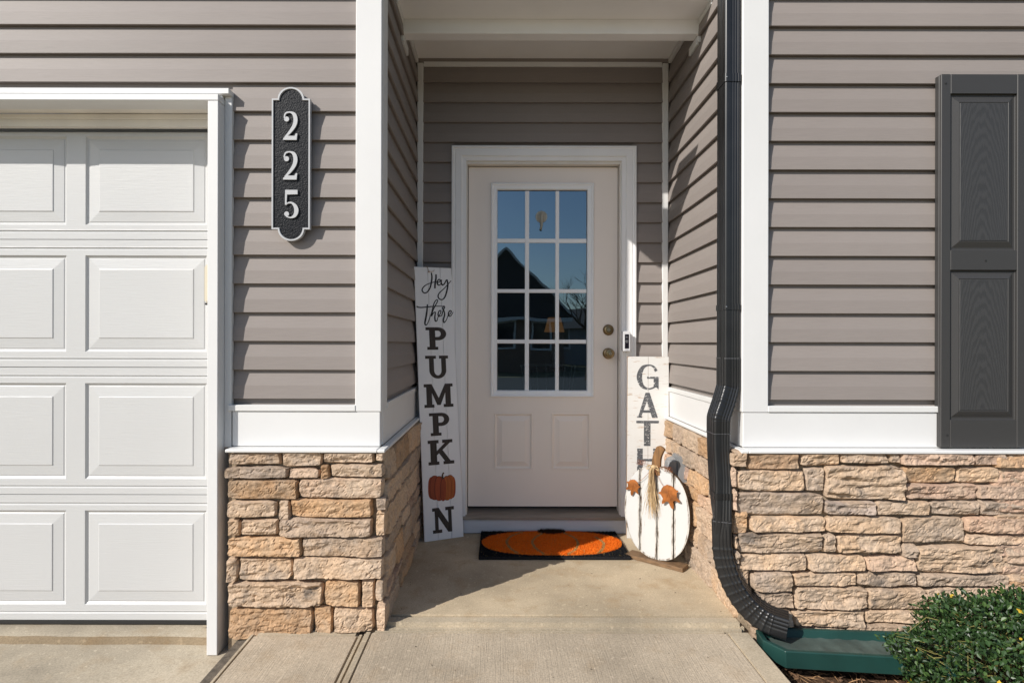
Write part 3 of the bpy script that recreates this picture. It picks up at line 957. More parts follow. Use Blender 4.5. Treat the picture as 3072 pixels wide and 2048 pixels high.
# frame: jamb, casing, threshold, kick board
fr = thing('door_frame', 'white moulded casing around the ivory front door, with sill and kick board', 'door frame', (.26, 3.35, 0))
cx0, cx1, cz1 = -.289, .809, 2.306
def casing_side(xo, xi, mbx):
    """profile from the outer to the inner edge"""
    s = 1 if xi > xo else -1
    w_ = abs(xi - xo)
    pr = [(0, .002), (0, -.026), (.010, -.027), (.013, -.021), (.020, -.020), (.024, -.0235), (.058, -.0225), (.062, -.015), (.066, -.014), (w_, -.012), (w_, .002)]
    return [(xo + s * u, 3.353 + d) for u, d in pr]
CW = .084
for xo, s in ((cx0, 1), (cx1, -1)):
    pr = casing_side(xo, xo + s * CW, None)
    mb = MB(); mb.prism([(x, y, .0 + .004) for x, y in pr], [(x, y, cz1 - abs(x - xo) - .0004) for x, y in pr])
    mb.build('casing', M['casing'], fr)
pr = [(0, .002), (0, -.026), (.010, -.027), (.013, -.021), (.020, -.020), (.024, -.0235), (.058, -.0225), (.062, -.015), (.066, -.014), (CW, -.012), (CW, .002)]
mb = MB(); mb.prism([(cx0 + u, 3.353 + d, cz1 - u) for u, d in pr], [(cx1 - u, 3.353 + d, cz1 - u) for u, d in pr])
mb.build('casing', M['casing'], fr)
jx0, jx1, jz1 = cx0 + CW, cx1 - CW, cz1 - CW
mb = MB()
mb.box(jx0 - .02, X0 - .004, 3.3545, 3.48, .10, jz1 + .02)
mb.box(X1 + .004, jx1 + .02, 3.3545, 3.48, .10, jz1 + .02)
mb.build('side_jamb', M['jamb'], fr, .001)
MB().box(X0 - .0035, X1 + .0035, 3.355, 3.48, ZT + .005, jz1 + .02).build('head_jamb', M['jamb'], fr, .001)
mb = MB(); mb.box(X0 - .012, X1 + .012, 3.449, 3.475, ZT - .02, ZT + .02); mb.box(X0 - .012, X0 + .005, 3.449, 3.475, .12, ZT); mb.box(X1 - .005, X1 + .012, 3.449, 3.475, .12, ZT)
mb.build('weather_strip', M['dark'], fr)
# threshold
zsil = P(0, 1187 * 1.3061, 3.335).z
mb = MB(); mb.prism([(-.228, 3.325, zsil - .014), (-.228, 3.325, zsil), (-.228, 3.37, zsil + .012), (-.228, 3.46, zsil + .028), (-.228, 3.46, zsil - .014)],
                    [(.748, 3.325, zsil - .014), (.748, 3.325, zsil), (.748, 3.37, zsil + .012), (.748, 3.46, zsil + .028), (.748, 3.46, zsil - .014)])
mb.build('sill', simple('worn_bronze_sill', (.32, .27, .22), .5, .2, var=(8, (.4, 3, 3), .7, 1.15)), fr, .001)
MB().box(-.22, .74, 3.43, 3.47, zsil + .029, ZB - .006).build('sill_riser', M['dark'], fr)
MB().box(-.226, .748, 3.335, 3.358, .003, zsil - .016).build('kick_board', simple('scuffed_white_board', (.66, .665, .69), .6, var=(9, (.3, 1, 2), .82, 1.0), bumps=[(10, (.5, 1, 12), .3, .001)]), fr, .002)
# bare flank boards closing the casing feet
# suction hook on the top middle pane
hk = thing('suction_hook', 'clear suction cup hook stuck on the top middle door pane', 'hook', tuple(P(1243 * 1.306, 500 * 1.306, YD + .012)))
hc = P(1243 * 1.3061, 498 * 1.3061, YD + .0115)
hm = simple('clear_plastic_hook', (.34, .33, .28), .2)
MB().lathe(hc, (0, -1, 0), [(.036, 0), (.036, .003), (.031, .004), (.028, .003), (.022, .006), (.014, .011), (.001, .012)], 24).build('suction_cup', hm, hk, smooth=True)
MB().tube([hc + Vector((0, -.011, .014)), hc + Vector((0, -.015, -.012)), hc + Vector((0, -.016, -.055)), hc + Vector((-.004, -.022, -.078)), hc + Vector((-.005, -.032, -.070))], [.010, .011, .0075, .0065, .005], 8).build('hook', hm, hk, smooth=True)

# doorbell
bz1, bz0 = P(0, 760 * 1.306, 3.30).z, P(0, 806 * 1.306, 3.30).z
bx0, bx1 = P(1430.5 * 1.306, 0, 3.30).x, P(1447 * 1.306, 0, 3.30).x
db = thing('doorbell', 'silver video doorbell with black camera face on the door casing', 'doorbell', ((bx0 + bx1) / 2, 3.33, bz0))
MB().box(bx0 + .001, bx1 - .001, 3.308, 3.3405, bz0 + .002, bz1 - .002).build('wedge_mount', M['bell_grey'], db, .002)
MB().box(bx0, bx1, 3.288, 3.3075, bz0, bz1).build('body', M['bell_grey'], db, .0025, True, seg=2)
mx = (bx0 + bx1) / 2; hh_ = bz1 - bz0
MB().box(mx - .0118, mx + .0118, 3.2862, 3.2885, bz0 + hh_ * .14, bz1 - hh_ * .15).build('face_plate', M['bell_black'], db)
MB().lathe((mx, 3.2862, bz1 - hh_ * .30), (0, -1, 0), [(.0075, 0), (.0075, .0012), (.005, .003), (.001, .0036)], 20).build('camera_lens', M['lens'], db, smooth=True)
MB().lathe((mx, 3.2862, bz1 - hh_ * .51), (0, -1, 0), [(.0095, 0), (.0095, .001), (.008, .0018), (.001, .0020)], 24).build('button', simple('grey_button', (.09, .09, .095), .15), db, smooth=True)
def text_mesh(txt, size, name, mat, parent, loc, rot=(R(90), 0, 0)):
    cu = bpy.data.curves.new(name, 'FONT'); cu.body = txt; cu.size = size; cu.align_x = 'CENTER'; cu.extrude = .0003
    ob = bpy.data.objects.new('tmp', cu); COL.objects.link(ob)
    me = bpy.data.meshes.new_from_object(ob.evaluated_get(bpy.context.evaluated_depsgraph_get()))
    bpy.data.objects.remove(ob)
    me.materials.clear(); me.materials.append(mat)
    o = bpy.data.objects.new(name, me); COL.objects.link(o)
    o.parent = parent; o.location = Vector(loc) - parent.location; o.rotation_euler = rot
    return o
text_mesh('ring', .012, 'lettering', simple('grey_print', (.36, .36, .38), .5), db, (mx, 3.2876, bz0 + .0055))

# ------------------------------------------------------------------ room behind the glass
rm = MB()
rm.quad((-2.2, 3.75, -.0), (3.2, 3.75, -.0), (3.2, 8, -.0), (-2.2, 8, -.0))
struct(MB().box(-2.2, 3.2, 3.5, 8, -.02, .10).build('room_floor', M['room_floor']), 'dark wooden floor inside the house')
rw = MB()
rw.box(-2.3, -2.2, 3.5, 8, .1, 2.7); rw.box(3.2, 3.3, 3.5, 8, .1, 2.7); rw.box(-2.3, 3.3, 8, 8.1, .1, 2.7); rw.box(-2.3, 3.3, 3.5, 8.1, 2.7, 2.8)
rw.box(-2.3, -.205, 3.482, 3.5, .1, 2.7); rw.box(.725, 3.3, 3.482, 3.5, .1, 2.7); rw.box(-.205, .725, 3.482, 3.5, 2.25, 2.7)
struct(rw.build('room_walls', M['room']), 'dim room walls behind the front door')
tl = thing('table_lamp', 'lit table lamp with warm shade seen faintly through the door glass', 'lamp', (.85, 6.6, .10))
MB().box(.35, 1.35, 6.4, 6.8, .82, .86).box(.40, .44, 6.44, 6.48, .1, .82).box(1.26, 1.30, 6.44, 6.48, .1, .82).box(.40, .44, 6.72, 6.76, .1, .82).box(1.26, 1.30, 6.72, 6.76, .1, .82)
ct = thing('console_table', 'dark console table under the lit lamp inside the house', 'table', (.85, 6.6, .10))
MB().box(.35, 1.35, 6.4, 6.8, .82, .86).build('tabletop', M['pk_brown'], ct)
for xx in (.37, 1.29):
    for yy in (6.42, 6.74):
        MB().box(xx, xx + .04, yy, yy + .04, .10, .8195).build('leg', M['pk_brown'], ct)
MB().lathe((.64, 6.6, .861), (0, 0, 1), [(.06, 0), (.06, .02), (.02, .05), (.045, .14), (.04, .24), (.012, .30), (.012, .44)], 20).build('lamp_base', M['far_white'], tl, smooth=True)
mb = MB(); mb.rings([[(.64 + r * math.cos(t * .2618), 6.6 + r * math.sin(t * .2618), z) for t in range(24)] for r, z in ((.12, 1.27), (.075, 1.44))])
mb.build('lamp_shade', M['shade_lit'], tl)
ch = thing('wire_chair', 'chair with curved spindle back seen dimly through the lower door panes', 'chair', (.45, 5.2, .10))
MB().lathe((.45, 5.2, .50), (0, 0, 1), [(.22, 0), (.23, .02), (.23, .05), (.20, .07)], 24).build('seat', M['fabric2'], ch, smooth=True)
for a in (.8, 2.35, 3.9, 5.5):
    MB().tube([(.45 + .17 * math.cos(a), 5.2 + .17 * math.sin(a), .499), (.45 + .22 * math.cos(a), 5.2 + .22 * math.sin(a), .10)], .012, 6).build('leg', M['far_white'], ch)
for k in range(9):
    a = math.pi * (k / 8)
    MB().tube([(.45 + .2 * math.cos(a), 5.2 + .2 * math.sin(a), .571), (.45 + .25 * math.cos(a), 5.22 + .25 * math.sin(a), .92)], .006, 5).build('spindle', M['far_white'], ch)
MB().tube([(.45 + .25 * math.cos(math.pi * k / 16), 5.22 + .25 * math.sin(math.pi * k / 16), .925) for k in range(17)], .012, 6).build('top_rail', M['far_white'], ch)
for nm, lab, c, mt in (('pouf', 'round pale pouf inside, seen through the bottom left panes', (.04, 4.6), 'fabric'), ('pouf', 'round tan pouf inside, seen through the bottom right panes', (.42, 4.45), 'fabric2')):
    tag(MB().lathe((c[0], c[1], .10), (0, 0, 1), [(.16, 0), (.21, .05), (.225, .2), (.21, .36), (.16, .40), (.02, .41)], 28).build(nm, M[mt], smooth=True), lab, 'pouf', 'round poufs inside the house')

# ------------------------------------------------------------------ across the street (reflected in the panes)
struct(MB().box(-60, 60, -17, -9, -.245, -.232).build('street', M['asphalt']), 'asphalt street in front of the house')
def far_house(label, x0, x1, y, depth, wall, ridge, gable, wm):
    h = thing('house', label, 'house', ((x0 + x1) / 2, y, -.24), 'houses across the street')
    MB().box(x0, x1, y - depth, y, -.24, wall).build('wall', wm, h)
    mb = MB()
    if gable:
        xm = (x0 + x1) / 2
        mb.prism([(x0 - .5, y + .4, wall - .1), (xm, y + .4, ridge), (x1 + .5, y + .4, wall - .1)], [(x0 - .5, y - depth, wall - .1), (xm, y - depth, ridge), (x1 + .5, y - depth, wall - .1)])
    else:
        mb.prism([(x0 - .4, y + .5, wall - .05), (x0 - .4, y - depth / 2, ridge), (x0 - .4, y - depth, wall - .05)], [(x1 + .4, y + .5, wall - .05), (x1 + .4, y - depth / 2, ridge), (x1 + .4, y - depth, wall - .05)])
    mb.build('roof', M['shingle'], h)
    for k in range(3):
        xw = x0 + (x1 - x0) * (.2 + .3 * k)
        f = MB().box(xw - .55, xw + .55, y + .001, y + .06, .8, 2.3).build('window', M['far_white'], h)
        MB().box(xw - .45, xw + .45, y + .061, y + .07, .9, 2.2).build('pane', M['far_glass'], f)
    return h
hA = far_house('brown gabled house opposite with steep dark roof', -2.7, 3.2, -21, 9, 2.6, 5.85, True, M['brick_far'])
rk = MB()
rk.tube([(-3.25, -20.55, 2.42), (.25, -20.55, 5.78), (3.75, -20.55, 2.42)], .09, 4)
rk.box(-3.1, 3.6, -20.62, -20.5, 2.28, 2.46)
rk.build('rake_trim', M['far_white'], hA)
MB().box(-.55, .05, -20.98, -20.90, 2.9, 4.0).build('window', M['far_white'], hA)
far_house('low grey ranch house opposite beside the gabled one', 2.0, 14, -32, 8, 2.3, 3.8, False, M['far_siding'])
far_house('distant tan gabled house at the far end of the row', 19, 27, -26, 8, 2.5, 5.2, True, M['brick_far'])

def bare_tree(x, y, h, seed, label):
    t = thing('bare_tree', label, 'tree', (x, y, -.24), 'bare trees across the street')
    rr_ = random.Random(seed)
    tk = MB(); br = MB()
    tk.tube([(x, y, -.24), (x + .05, y, h * .3), (x - .04, y + .05, h * .62)], [.14, .11, .07], 7)
    def grow(p, d, L, r, n):
        q = p + d * L
        br.tube([p, p + d * L * .5 + Vector((rr_.uniform(-.05, .05), rr_.uniform(-.05, .05), 0)) * L, q], [r, r * .8, r * .55], 4, caps=False)
        if n == 0: return
        for k in range(3):
            e = (d + Vector((rr_.gauss(0, .5), rr_.gauss(0, .5), rr_.uniform(0, .45)))).normalized()
            grow(q if k < 2 else p + d * L * .6, e, L * rr_.uniform(.6, .8), r * .55, n - 1)
    for k in range(5):
        a = k * 1.3 + seed
        grow(Vector((x, y, h * (.3 + .08 * k))), Vector((math.cos(a) * .7, math.sin(a) * .7, .75)).normalized(), h * .2, .05, 4)
    tk.build('trunk', M['bark'], t); br.build('branches', M['bark'], t)
bare_tree(3.3, -14.0, 4.2, 2, 'young bare tree on the lawn right of the gabled house')
bare_tree(-3.9, -8.5, 4.6, 5, 'bare tree by the near kerb left of the walkway')
# ------------------------------------------------------------------ number plaque
YP = 2.300
pq = thing('house_number_plaque', 'black number plaque reading 225 with silver rim, on the siding left of the porch', 'plaque', tuple(P(871, 723, 2.316)))
def pz(v): return 220 + v / 2.904
def pxx(v): return 780 + v / 2.904
def plq(x, y, d=0): return P(pxx(x), pz(y), YP) + Vector((0, d, 0))
def outline(ins):
    pts = []
    xl, xr = 100 + ins, 433 - ins
    yt, yb = 228 + ins, 1363 - ins
    cx = 266; rx = 114 - ins
    # top arc
    pts += [(xl, yb), (xl, yt)]
    for k in range(25):
        a = math.pi - math.pi * k / 24
        pts.append((cx + rx * math.cos(a), yt - (100 - ins * .0) * math.sin(a) if k not in (0, 24) else yt))
    pts += [(xr, yt), (xr, yb)]
    for k in range(25):
        a = -math.pi * k / 24
        pts.append((cx + 3 + rx * math.cos(a), yb - 100 * math.sin(a) if k not in (0, 24) else yb))
    return pts
o0, o1, o2 = outline(0), outline(12), outline(15)
mb = MB()
mb.rings([[plq(x, y, .016) for x, y in o0], [plq(x, y, -.001) for x, y in o0], [plq(x + (266 - x) * .004, y, -.003) for x, y in o0], [plq(x, y, -.003) for x, y in o1], [plq(x, y, .002) for x, y in o2]])
mb.build('rim', M['silver'], pq)
bm_ = MB(); bm_.prism([plq(x, y, .016) for x, y in o2], [plq(x, y, .0021) for x, y in o2])
bm_.build('plate', M['plaque'], pq)

def stroke(mb, pts, wid, Mp, d0, d1, n=8):
    """raised brush line: pts in a flat drawing, wid per point, Mp(x, y, d) places it"""
    pw = [(*p, wv) for p, wv in zip(pts, wid)]
    c = spline(pw, n)
    L = []; Rr = []
    for k in range(len(c)):
        t = c[min(k + 1, len(c) - 1)][:2] - c[max(k - 1, 0)][:2]
        l = math.hypot(*t) or 1
        nx, ny = -t[1] / l, t[0] / l
        hw = max(c[k][2], .3) / 2
        L.append((c[k][0] + nx * hw, c[k][1] + ny * hw)); Rr.append((c[k][0] - nx * hw, c[k][1] - ny * hw))
    vs = []
    for k in range(len(c)):
        vs += [Mp(*L[k], d1), Mp(*Rr[k], d1), Mp(*L[k], d0), Mp(*Rr[k], d0)]
    fs = []
    for k in range(len(c) - 1):
        a = k * 4
        fs += [(a, a + 1, a + 5, a + 4), (a, a + 4, a + 6, a + 2), (a + 1, a + 3, a + 7, a + 5)]
    fs += [(0, 2, 3, 1), (len(c) * 4 - 4, len(c) * 4 - 3, len(c) * 4 - 1, len(c) * 4 - 2)]
    mb.add(vs, fs)

def flat(mb, poly, Mp, d0, d1):
    mb.prism([Mp(x, y, d0) for x, y in poly], [Mp(x, y, d1) for x, y in poly])

def ball(mb, x, y, r, Mp, d0, d1):
    flat(mb, [(x + r * math.cos(a * .3927), y + r * math.sin(a * .3927)) for a in range(16)], Mp, d0, d1)

for oy in (0, 345):
    mb = MB()
    stroke(mb, [(214, 405 + oy), (211, 385 + oy), (224, 355 + oy), (262, 347 + oy), (296, 366 + oy), (308, 412 + oy), (297, 462 + oy), (262, 515 + oy), (216, 566 + oy)], [7, 11, 13, 13, 30, 35, 32, 24, 13], plq, .002, -.0042)
    ball(mb, 230, 406, 22, lambda x, y, d, o=oy: plq(x, y + o, d), .002, -.0036)
    flat(mb, [(200, 588 + oy), (318, 588 + oy), (325, 532 + oy), (312, 532 + oy), (300, 553 + oy), (238, 553 + oy), (203, 572 + oy)], plq, .002, -.0048)
    mb.build('numeral', M['silver'], pq)
mb = MB()
flat(mb, [(220, 1022), (327, 1022), (327, 1060), (236, 1062), (232, 1125), (240, 1143), (222, 1152), (218, 1150)], plq, .002, -.0048)
stroke(mb, [(226, 1152), (248, 1134), (280, 1136), (308, 1165), (317, 1205), (302, 1245), (268, 1262), (236, 1254), (216, 1236)], [7, 12, 17, 31, 36, 28, 13, 10, 8], plq, .002, -.0042)
ball(mb, 232, 1230, 21, plq, .002, -.0036)
mb.build('numeral', M['silver'], pq)
for sx, sy in ((268, 225), (273, 1366)):
    MB().lathe(plq(sx, sy, .002), (0, -1, 0), [(.0028, 0), (.0024, .0016), (.0005, .002)], 10).build('screw', M['plaque'], pq)

# ------------------------------------------------------------------ leaning signs
def homography(src, dst):
    A = []; B = []
    for (x, y), (u, v) in zip(src, dst):
        A.append([x, y, 1, 0, 0, 0, -u * x, -u * y]); B.append(u)
        A.append([0, 0, 0, x, y, 1, -v * x, -v * y]); B.append(v)
    h = np.linalg.solve(np.array(A, float), np.array(B, float))
    return np.append(h, 1).reshape(3, 3)

class Board:
    """a leaning board; (s, t) run 0..1 across and up it, d is out of its face"""
    def __init__(b, BL, BR, TL, TR):
        b.c = [Vector(p) for p in (BL, BR, TL, TR)]
        b.W = (b.c[1] - b.c[0]).length; b.Hh = (b.c[2] - b.c[0]).length
        b.n = (b.c[1] - b.c[0]).cross(b.c[2] - b.c[0]).normalized()
        if b.n.y > 0: b.n = -b.n
    def at(b, s, t, d=0):
        lo = b.c[0].lerp(b.c[1], s); hi = b.c[2].lerp(b.c[3], s)
        return lo.lerp(hi, t) + b.n * d

def arc(cx, cy, rx, ry, a0, a1, n=14):
    return [(cx + rx * math.cos(R(a0 + (a1 - a0) * k / n)), cy + ry * math.sin(R(a0 + (a1 - a0) * k / n))) for k in range(n + 1)]

# slab serif letters: outlines in a box 0..1 wide (scaled) by 0..1 high; second list = hole
SLAB = {
    'P': ([(0, 1), (.58, 1)] + arc(.60, .71, .40, .29, 90, -90) + [(.46, .42), (.46, .13), (.58, .13), (.58, 0), (.05, 0), (.05, .13), (.17, .13), (.17, .87), (0, .87)],
          [(.46, .85)] + arc(.585, .71, .15, .14, 90, -90, 10) + [(.46, .57)]),
    'U': ([(0, 1), (.47, 1), (.47, .87), (.37, .87), (.37, .38)] + arc(.53, .36, .16, .22, 180, 360) + [(.69, .87), (.60, .87), (.60, 1), (1, 1), (1, .87), (.90, .87), (.90, .36)] + arc(.53, .36, .37, .36, 0, -180) + [(.16, .87), (0, .87)], None),
    'M': ([(0, 1), (.27, 1), (.5, .40), (.73, 1), (1, 1), (1, .87), (.92, .87), (.92, .13), (1, .13), (1, 0), (.66, 0), (.66, .13), (.73, .13), (.73, .62), (.56, .10), (.44, .10), (.27, .62), (.27, .13), (.34, .13), (.34, 0), (0, 0), (0, .13), (.08, .13), (.08, .87), (0, .87)], None),
    'K': ([(0, 1), (.42, 1), (.42, .87), (.34, .87), (.34, .56), (.66, .87), (.56, .87), (.56, 1), (.96, 1), (.96, .87), (.86, .87), (.56, .59), (.86, .13), (1, .13), (1, 0), (.58, 0), (.58, .13), (.64, .13), (.42, .46), (.34, .385), (.34, .13), (.42, .13), (.42, 0), (0, 0), (0, .13), (.09, .13), (.09, .87), (0, .87)], None),
    'N': ([(0, 1), (.30, 1), (.72, .38), (.72, .87), (.60, .87), (.60, 1), (1, 1), (1, .87), (.88, .87), (.88, 0), (.70, 0), (.27, .64), (.27, .13), (.42, .13), (.42, 0), (0, 0), (0, .13), (.11, .13), (.11, .87), (0, .87)], None),
    'A': ([(.40, 1), (.60, 1), (1, 0), (.72, 0), (.64, .20), (.27, .20), (.20, .06), (.24, .06), (.24, 0), (0, 0), (0, .06), (.06, .06)], [(.31, .30), (.60, .30), (.47, .66)]),
    'T': ([(0, 1), (1, 1), (1, .90), (.63, .90), (.63, 0), (.34, 0), (.34, .90), (0, .90)], None),
    'H': ([(0, 1), (.26, 1), (.26, .58), (.74, .58), (.74, 1), (1, 1), (1, 0), (.74, 0), (.74, .48), (.26, .48), (.26, 0), (0, 0)], None),
    'E': ([(0, 1), (.95, 1), (.95, .9), (.3, .9), (.3, .56), (.8, .56), (.8, .46), (.3, .46), (.3, .1), (1, .1), (1, 0), (0, 0)], None),
    'R': ([(0, 1), (.55, 1)] + arc(.58, .74, .36, .26, 90, -60) + [(.74, .48), (1, 0), (.70, 0), (.46, .47), (.28, .47), (.28, 0), (0, 0)], [(.28, .9)] + arc(.52, .735, .13, .165, 90, -90, 10) + [(.28, .57)]),
}
def letter(ch, place, parent, mat):
    """place(x, y) -> world; flat letter through a filled 2D curve so holes stay open"""
    out, hole = SLAB[ch]
    cu = bpy.data.curves.new('letter', 'CURVE'); cu.dimensions = '2D'; cu.fill_mode = 'BOTH'
    for loop in (out, hole):
        if not loop: continue
        sp = cu.splines.new('POLY'); sp.points.add(len(loop) - 1); sp.use_cyclic_u = True
        for k, (x, y) in enumerate(loop): sp.points[k].co = (x, y, 0, 1)
    ob = bpy.data.objects.new('tmp', cu); COL.objects.link(ob)
    me = bpy.data.meshes.new_from_object(ob.evaluated_get(bpy.context.evaluated_depsgraph_get()))
    bpy.data.objects.remove(ob)
    for v in me.vertices:
        v.co = place(v.co.x, v.co.y) - parent.location
    me.materials.clear(); me.materials.append(mat)
    me.name = 'letter'
    o = bpy.data.objects.new('letter', me); COL.objects.link(o); o.parent = parent
    return o

# tall sign on the left
SB = Board((-.427, 3.19, .001), (-.211, 3.283, .001), (-.497, 3.235, 1.574), (-.291, 3.318, 1.577))
s1 = thing('porch_sign', 'tall white board sign lettered Hey there PUMPKIN, leaning left of the door', 'sign', (-.33, 3.24, 0))
for a, b in ((0, .352), (.359, .690), (.697, 1)):
    mb = MB()
    q = [SB.at(a, 0), SB.at(b, 0), SB.at(b, 1), SB.at(a, 1)]
    mb.prism([p - SB.n * .012 for p in q], q)
    mb.build('plank', M['sign_white'], s1, .0008)
mb = MB()
for t in (.12, .5, .88):
    q = [SB.at(.04, t - .02, -.0125), SB.at(.96, t - .02, -.0125), SB.at(.96, t + .02, -.0125), SB.at(.04, t + .02, -.0125)]
    mb.prism([p - SB.n * .008 for p in q], q)
mb.build('back_batten', M['sign_white'], s1)
HG = homography([(1241.2, 803), (1353.4, 807), (1392.6, 1609), (1275.5, 1627)], [(0, 1), (1, 1), (1, 0), (0, 0)])
def st(px, py):
    v = HG @ np.array([px, py, 1.0]); return v[0] / v[2], v[1] / v[2]
def z2(x, y): return 1220 + x / 3.565, 780 + y / 3.565
def z3(x, y): return 1220 + x / 3.41, 1200 + y / 3.41
for chh, f_, bx in (('P', z2, (203, 708, 425, 943)), ('U', z2, (200, 1005, 447, 1247)), ('M', z2, (185, 1302, 497, 1552)), ('P', z3, (232, 108, 440, 342)), ('K', z3, (220, 385, 485, 640)), ('N', z3, (268, 1085, 493, 1352))):
    ml = ((bx[0] + bx[2]) / 2, (bx[1] + bx[3]) / 2)
    sl_, _ = st(*f_(bx[0], ml[1])); sr_, _ = st(*f_(bx[2], ml[1]))
    _, tt_ = st(*f_(ml[0], bx[1])); _, tb_ = st(*f_(ml[0], bx[3]))
    letter(chh, lambda x, y, a=sl_, b=sr_, c=tb_, d=tt_: SB.at(a + (b - a) * x, c + (d - c) * y, .0009), s1, M['sign_ink'])
def SM(f_):
    def g_(x, y, d):
        s, t = st(*f_(x, y)); return SB.at(s, t, d)
    return g_
G2 = SM(z2); G3 = SM(z3)
def script(lines, dd):
    mb = MB()
    for k, (pts, wd) in enumerate(lines):
        stroke(mb, pts, [q * 1.4 for q in wd], G2, .0002, dd + .0001 * k, 6)
    return mb.build('script_lettering', M['script_ink'], s1)
script([([(262, 143), (268, 190), (262, 245), (245, 305), (215, 345), (185, 352), (163, 330), (170, 300), (205, 270), (260, 248), (305, 238), (320, 240)], [9, 12, 12, 11, 9, 9, 10, 9, 7, 6, 6, 5]),
        ([(312, 160), (312, 200), (303, 255), (300, 305)], [12, 13, 13, 12]),
        ([(318, 245), (345, 240), (358, 222), (345, 212), (330, 228), (328, 258), (345, 272), (368, 258)], [6, 7, 8, 8, 10, 11, 8, 6]),
        ([(372, 215), (368, 245), (380, 268), (402, 258), (425, 215)], [9, 11, 11, 9, 8]),
        ([(430, 212), (440, 260), (432, 320), (410, 390), (380, 420), (348, 412), (335, 385), (350, 350), (395, 310), (440, 265), (475, 225)], [10, 12, 12, 11, 8, 9, 10, 8, 6, 6, 5])], .0008)
script([([(106, 488), (112, 498), (150, 503), (210, 498), (300, 490), (385, 488)], [8, 9, 9, 9, 7, 5]),
        ([(220, 470), (214, 540), (203, 610), (193, 665), (203, 686), (222, 668), (245, 610), (270, 540)], [10, 13, 14, 13, 9, 7, 6, 6]),
        ([(262, 590), (285, 520), (318, 460), (332, 430), (318, 424), (296, 450), (280, 500), (268, 560), (264, 590), (285, 560), (305, 552), (300, 600), (305, 640), (322, 640), (335, 600)], [8, 8, 8, 7, 7, 8, 9, 11, 9, 7, 8, 11, 11, 7, 6]),
        ([(335, 600), (362, 560), (362, 535), (345, 540), (335, 575), (345, 594), (368, 588)], [6, 7, 8, 8, 10, 9, 6]),
        ([(372, 590), (392, 530), (405, 500), (396, 488), (384, 510), (400, 540), (405, 580), (392, 630), (400, 658), (425, 630), (440, 590)], [7, 8, 9, 9, 9, 9, 11, 11, 9, 6, 6]),
        ([(440, 590), (468, 565), (478, 540), (462, 535), (448, 560), (450, 588), (472, 588), (498, 548)], [6, 7, 8, 8, 10, 10, 7, 5])], .0008)
# painted pumpkin
lobes = MB()
def lobe(cx, rx, y0, y1, d, mi):
    cy, ry = (y0 + y1) / 2, (y1 - y0) / 2
    pts = []
    for k in range(28):
        a = 2 * math.pi * k / 28
        ca, sa = math.cos(a), math.sin(a)
        pts.append((cx + rx * math.copysign(abs(ca) ** .75, ca), cy + ry * math.copysign(abs(sa) ** .75, sa)))
    lobes.prism([G3(x, y, .0002) for x, y in pts], [G3(x, y, d) for x, y in pts], mi)
lobe(262, 40, 770, 1002, .0008, 0); lobe(467, 38, 762, 988, .0008, 0)
lobe(290, 52, 755, 1012, .0011, 2); lobe(292, 48, 757, 1010, .0014, 0)
lobe(448, 44, 747, 1000, .0011, 2); lobe(450, 41, 750, 998, .0014, 1)
lobe(335, 48, 760, 1020, .0017, 2); lobe(337, 44, 764, 1018, .0020, 0)
lobe(415, 46, 757, 1014, .0017, 2); lobe(417, 42, 762, 1012, .0020, 1)
lobe(376, 30, 785, 1021, .0023, 2); lobe(378, 26, 790, 1019, .0026, 0)
lobes.build('pumpkin_picture', [M['pump_red'], M['pump_orange'], M['pump_line']], s1)
mb = MB(); stroke(mb, [(372, 788), (368, 762), (372, 738), (382, 724)], [26, 17, 13, 15], G3, .0002, .0030)
mb.build('pumpkin_stem_picture', M['pk_brown'], s1)
# twine at the top
mb = MB()
c = [G2(205, 78, .004), G2(218, 95, .006), G2(226, 118, .009), G2(232, 133, .011)]
mb.tube(spline(c, 5), .0013, 6)
mb.tube(spline([G2(232, 133, .010), G2(262, 134, .009), G2(285, 128, .007), G2(291, 116, .006)], 5), .0012, 6)
mb.lathe(G2(231, 135, .007), SB.n, [(.003, -.003), (.0042, 0), (.0042, .003), (.001, .006)], 10)
mb.tube(spline([G2(205, 78, .004), SB.at(.33, 1.002, -.005), SB.at(.33, .98, -.02)], 4), .0012, 6)
mb.build('twine_hanger', M['twine'], s1, smooth=True)

# GATHER sign on the right
GB = Board((.740, 3.262, .001), (.985, 3.262, .001), (.757, 3.318, 1.057), (1.000, 3.318, 1.055))
s2 = thing('porch_sign', 'distressed white board sign lettered GATHER, leaning behind the wooden pumpkin', 'sign', (.87, 3.28, 0))
for a, b in ((0, .497), (.503, 1)):
    q = [GB.at(a, 0), GB.at(b, 0), GB.at(b, 1), GB.at(a, 1)]
    mb = MB(); n4 = len(q)
    mb.prism([p - GB.n * .014 for p in q], q, 1)
    mb.m[-1] = 0
    mb.build('plank', [M['gath_white'], M['raw_edge']], s2)
mb = MB()
for t in (.15, .8):
    q = [GB.at(.04, t - .03, -.0145), GB.at(.96, t - .03, -.0145), GB.at(.96, t + .03, -.0145), GB.at(.04, t + .03, -.0145)]
    mb.prism([p - GB.n * .008 for p in q], q)
mb.build('back_batten', M['raw_edge'], s2)
def gz(x, y):     # zoom drawing -> s, t
    return (x - 72 - (62 - y) * .006) / 283.0, 1 - (y - 62) / 2.24 * 3.30 / FPX / 1.057
def GM(x, y, d):
    s, t = gz(x, y); return GB.at(s, t, d)
mb = MB()
stroke(mb, [(268, 160), (250, 130), (212, 120), (172, 140), (152, 198), (170, 258), (214, 279), (255, 266), (268, 240)], [22, 14, 11, 26, 37, 26, 11, 12, 16], GM, .0002, .0008)
flat(mb, [(205, 197), (287, 197), (287, 210), (205, 210)], GM, .0002, .0010)
flat(mb, [(250, 211), (284, 211), (284, 283), (268, 268), (250, 272)], GM, .0002, .0011)
mb.build('letter', M['gath_ink'], s2)
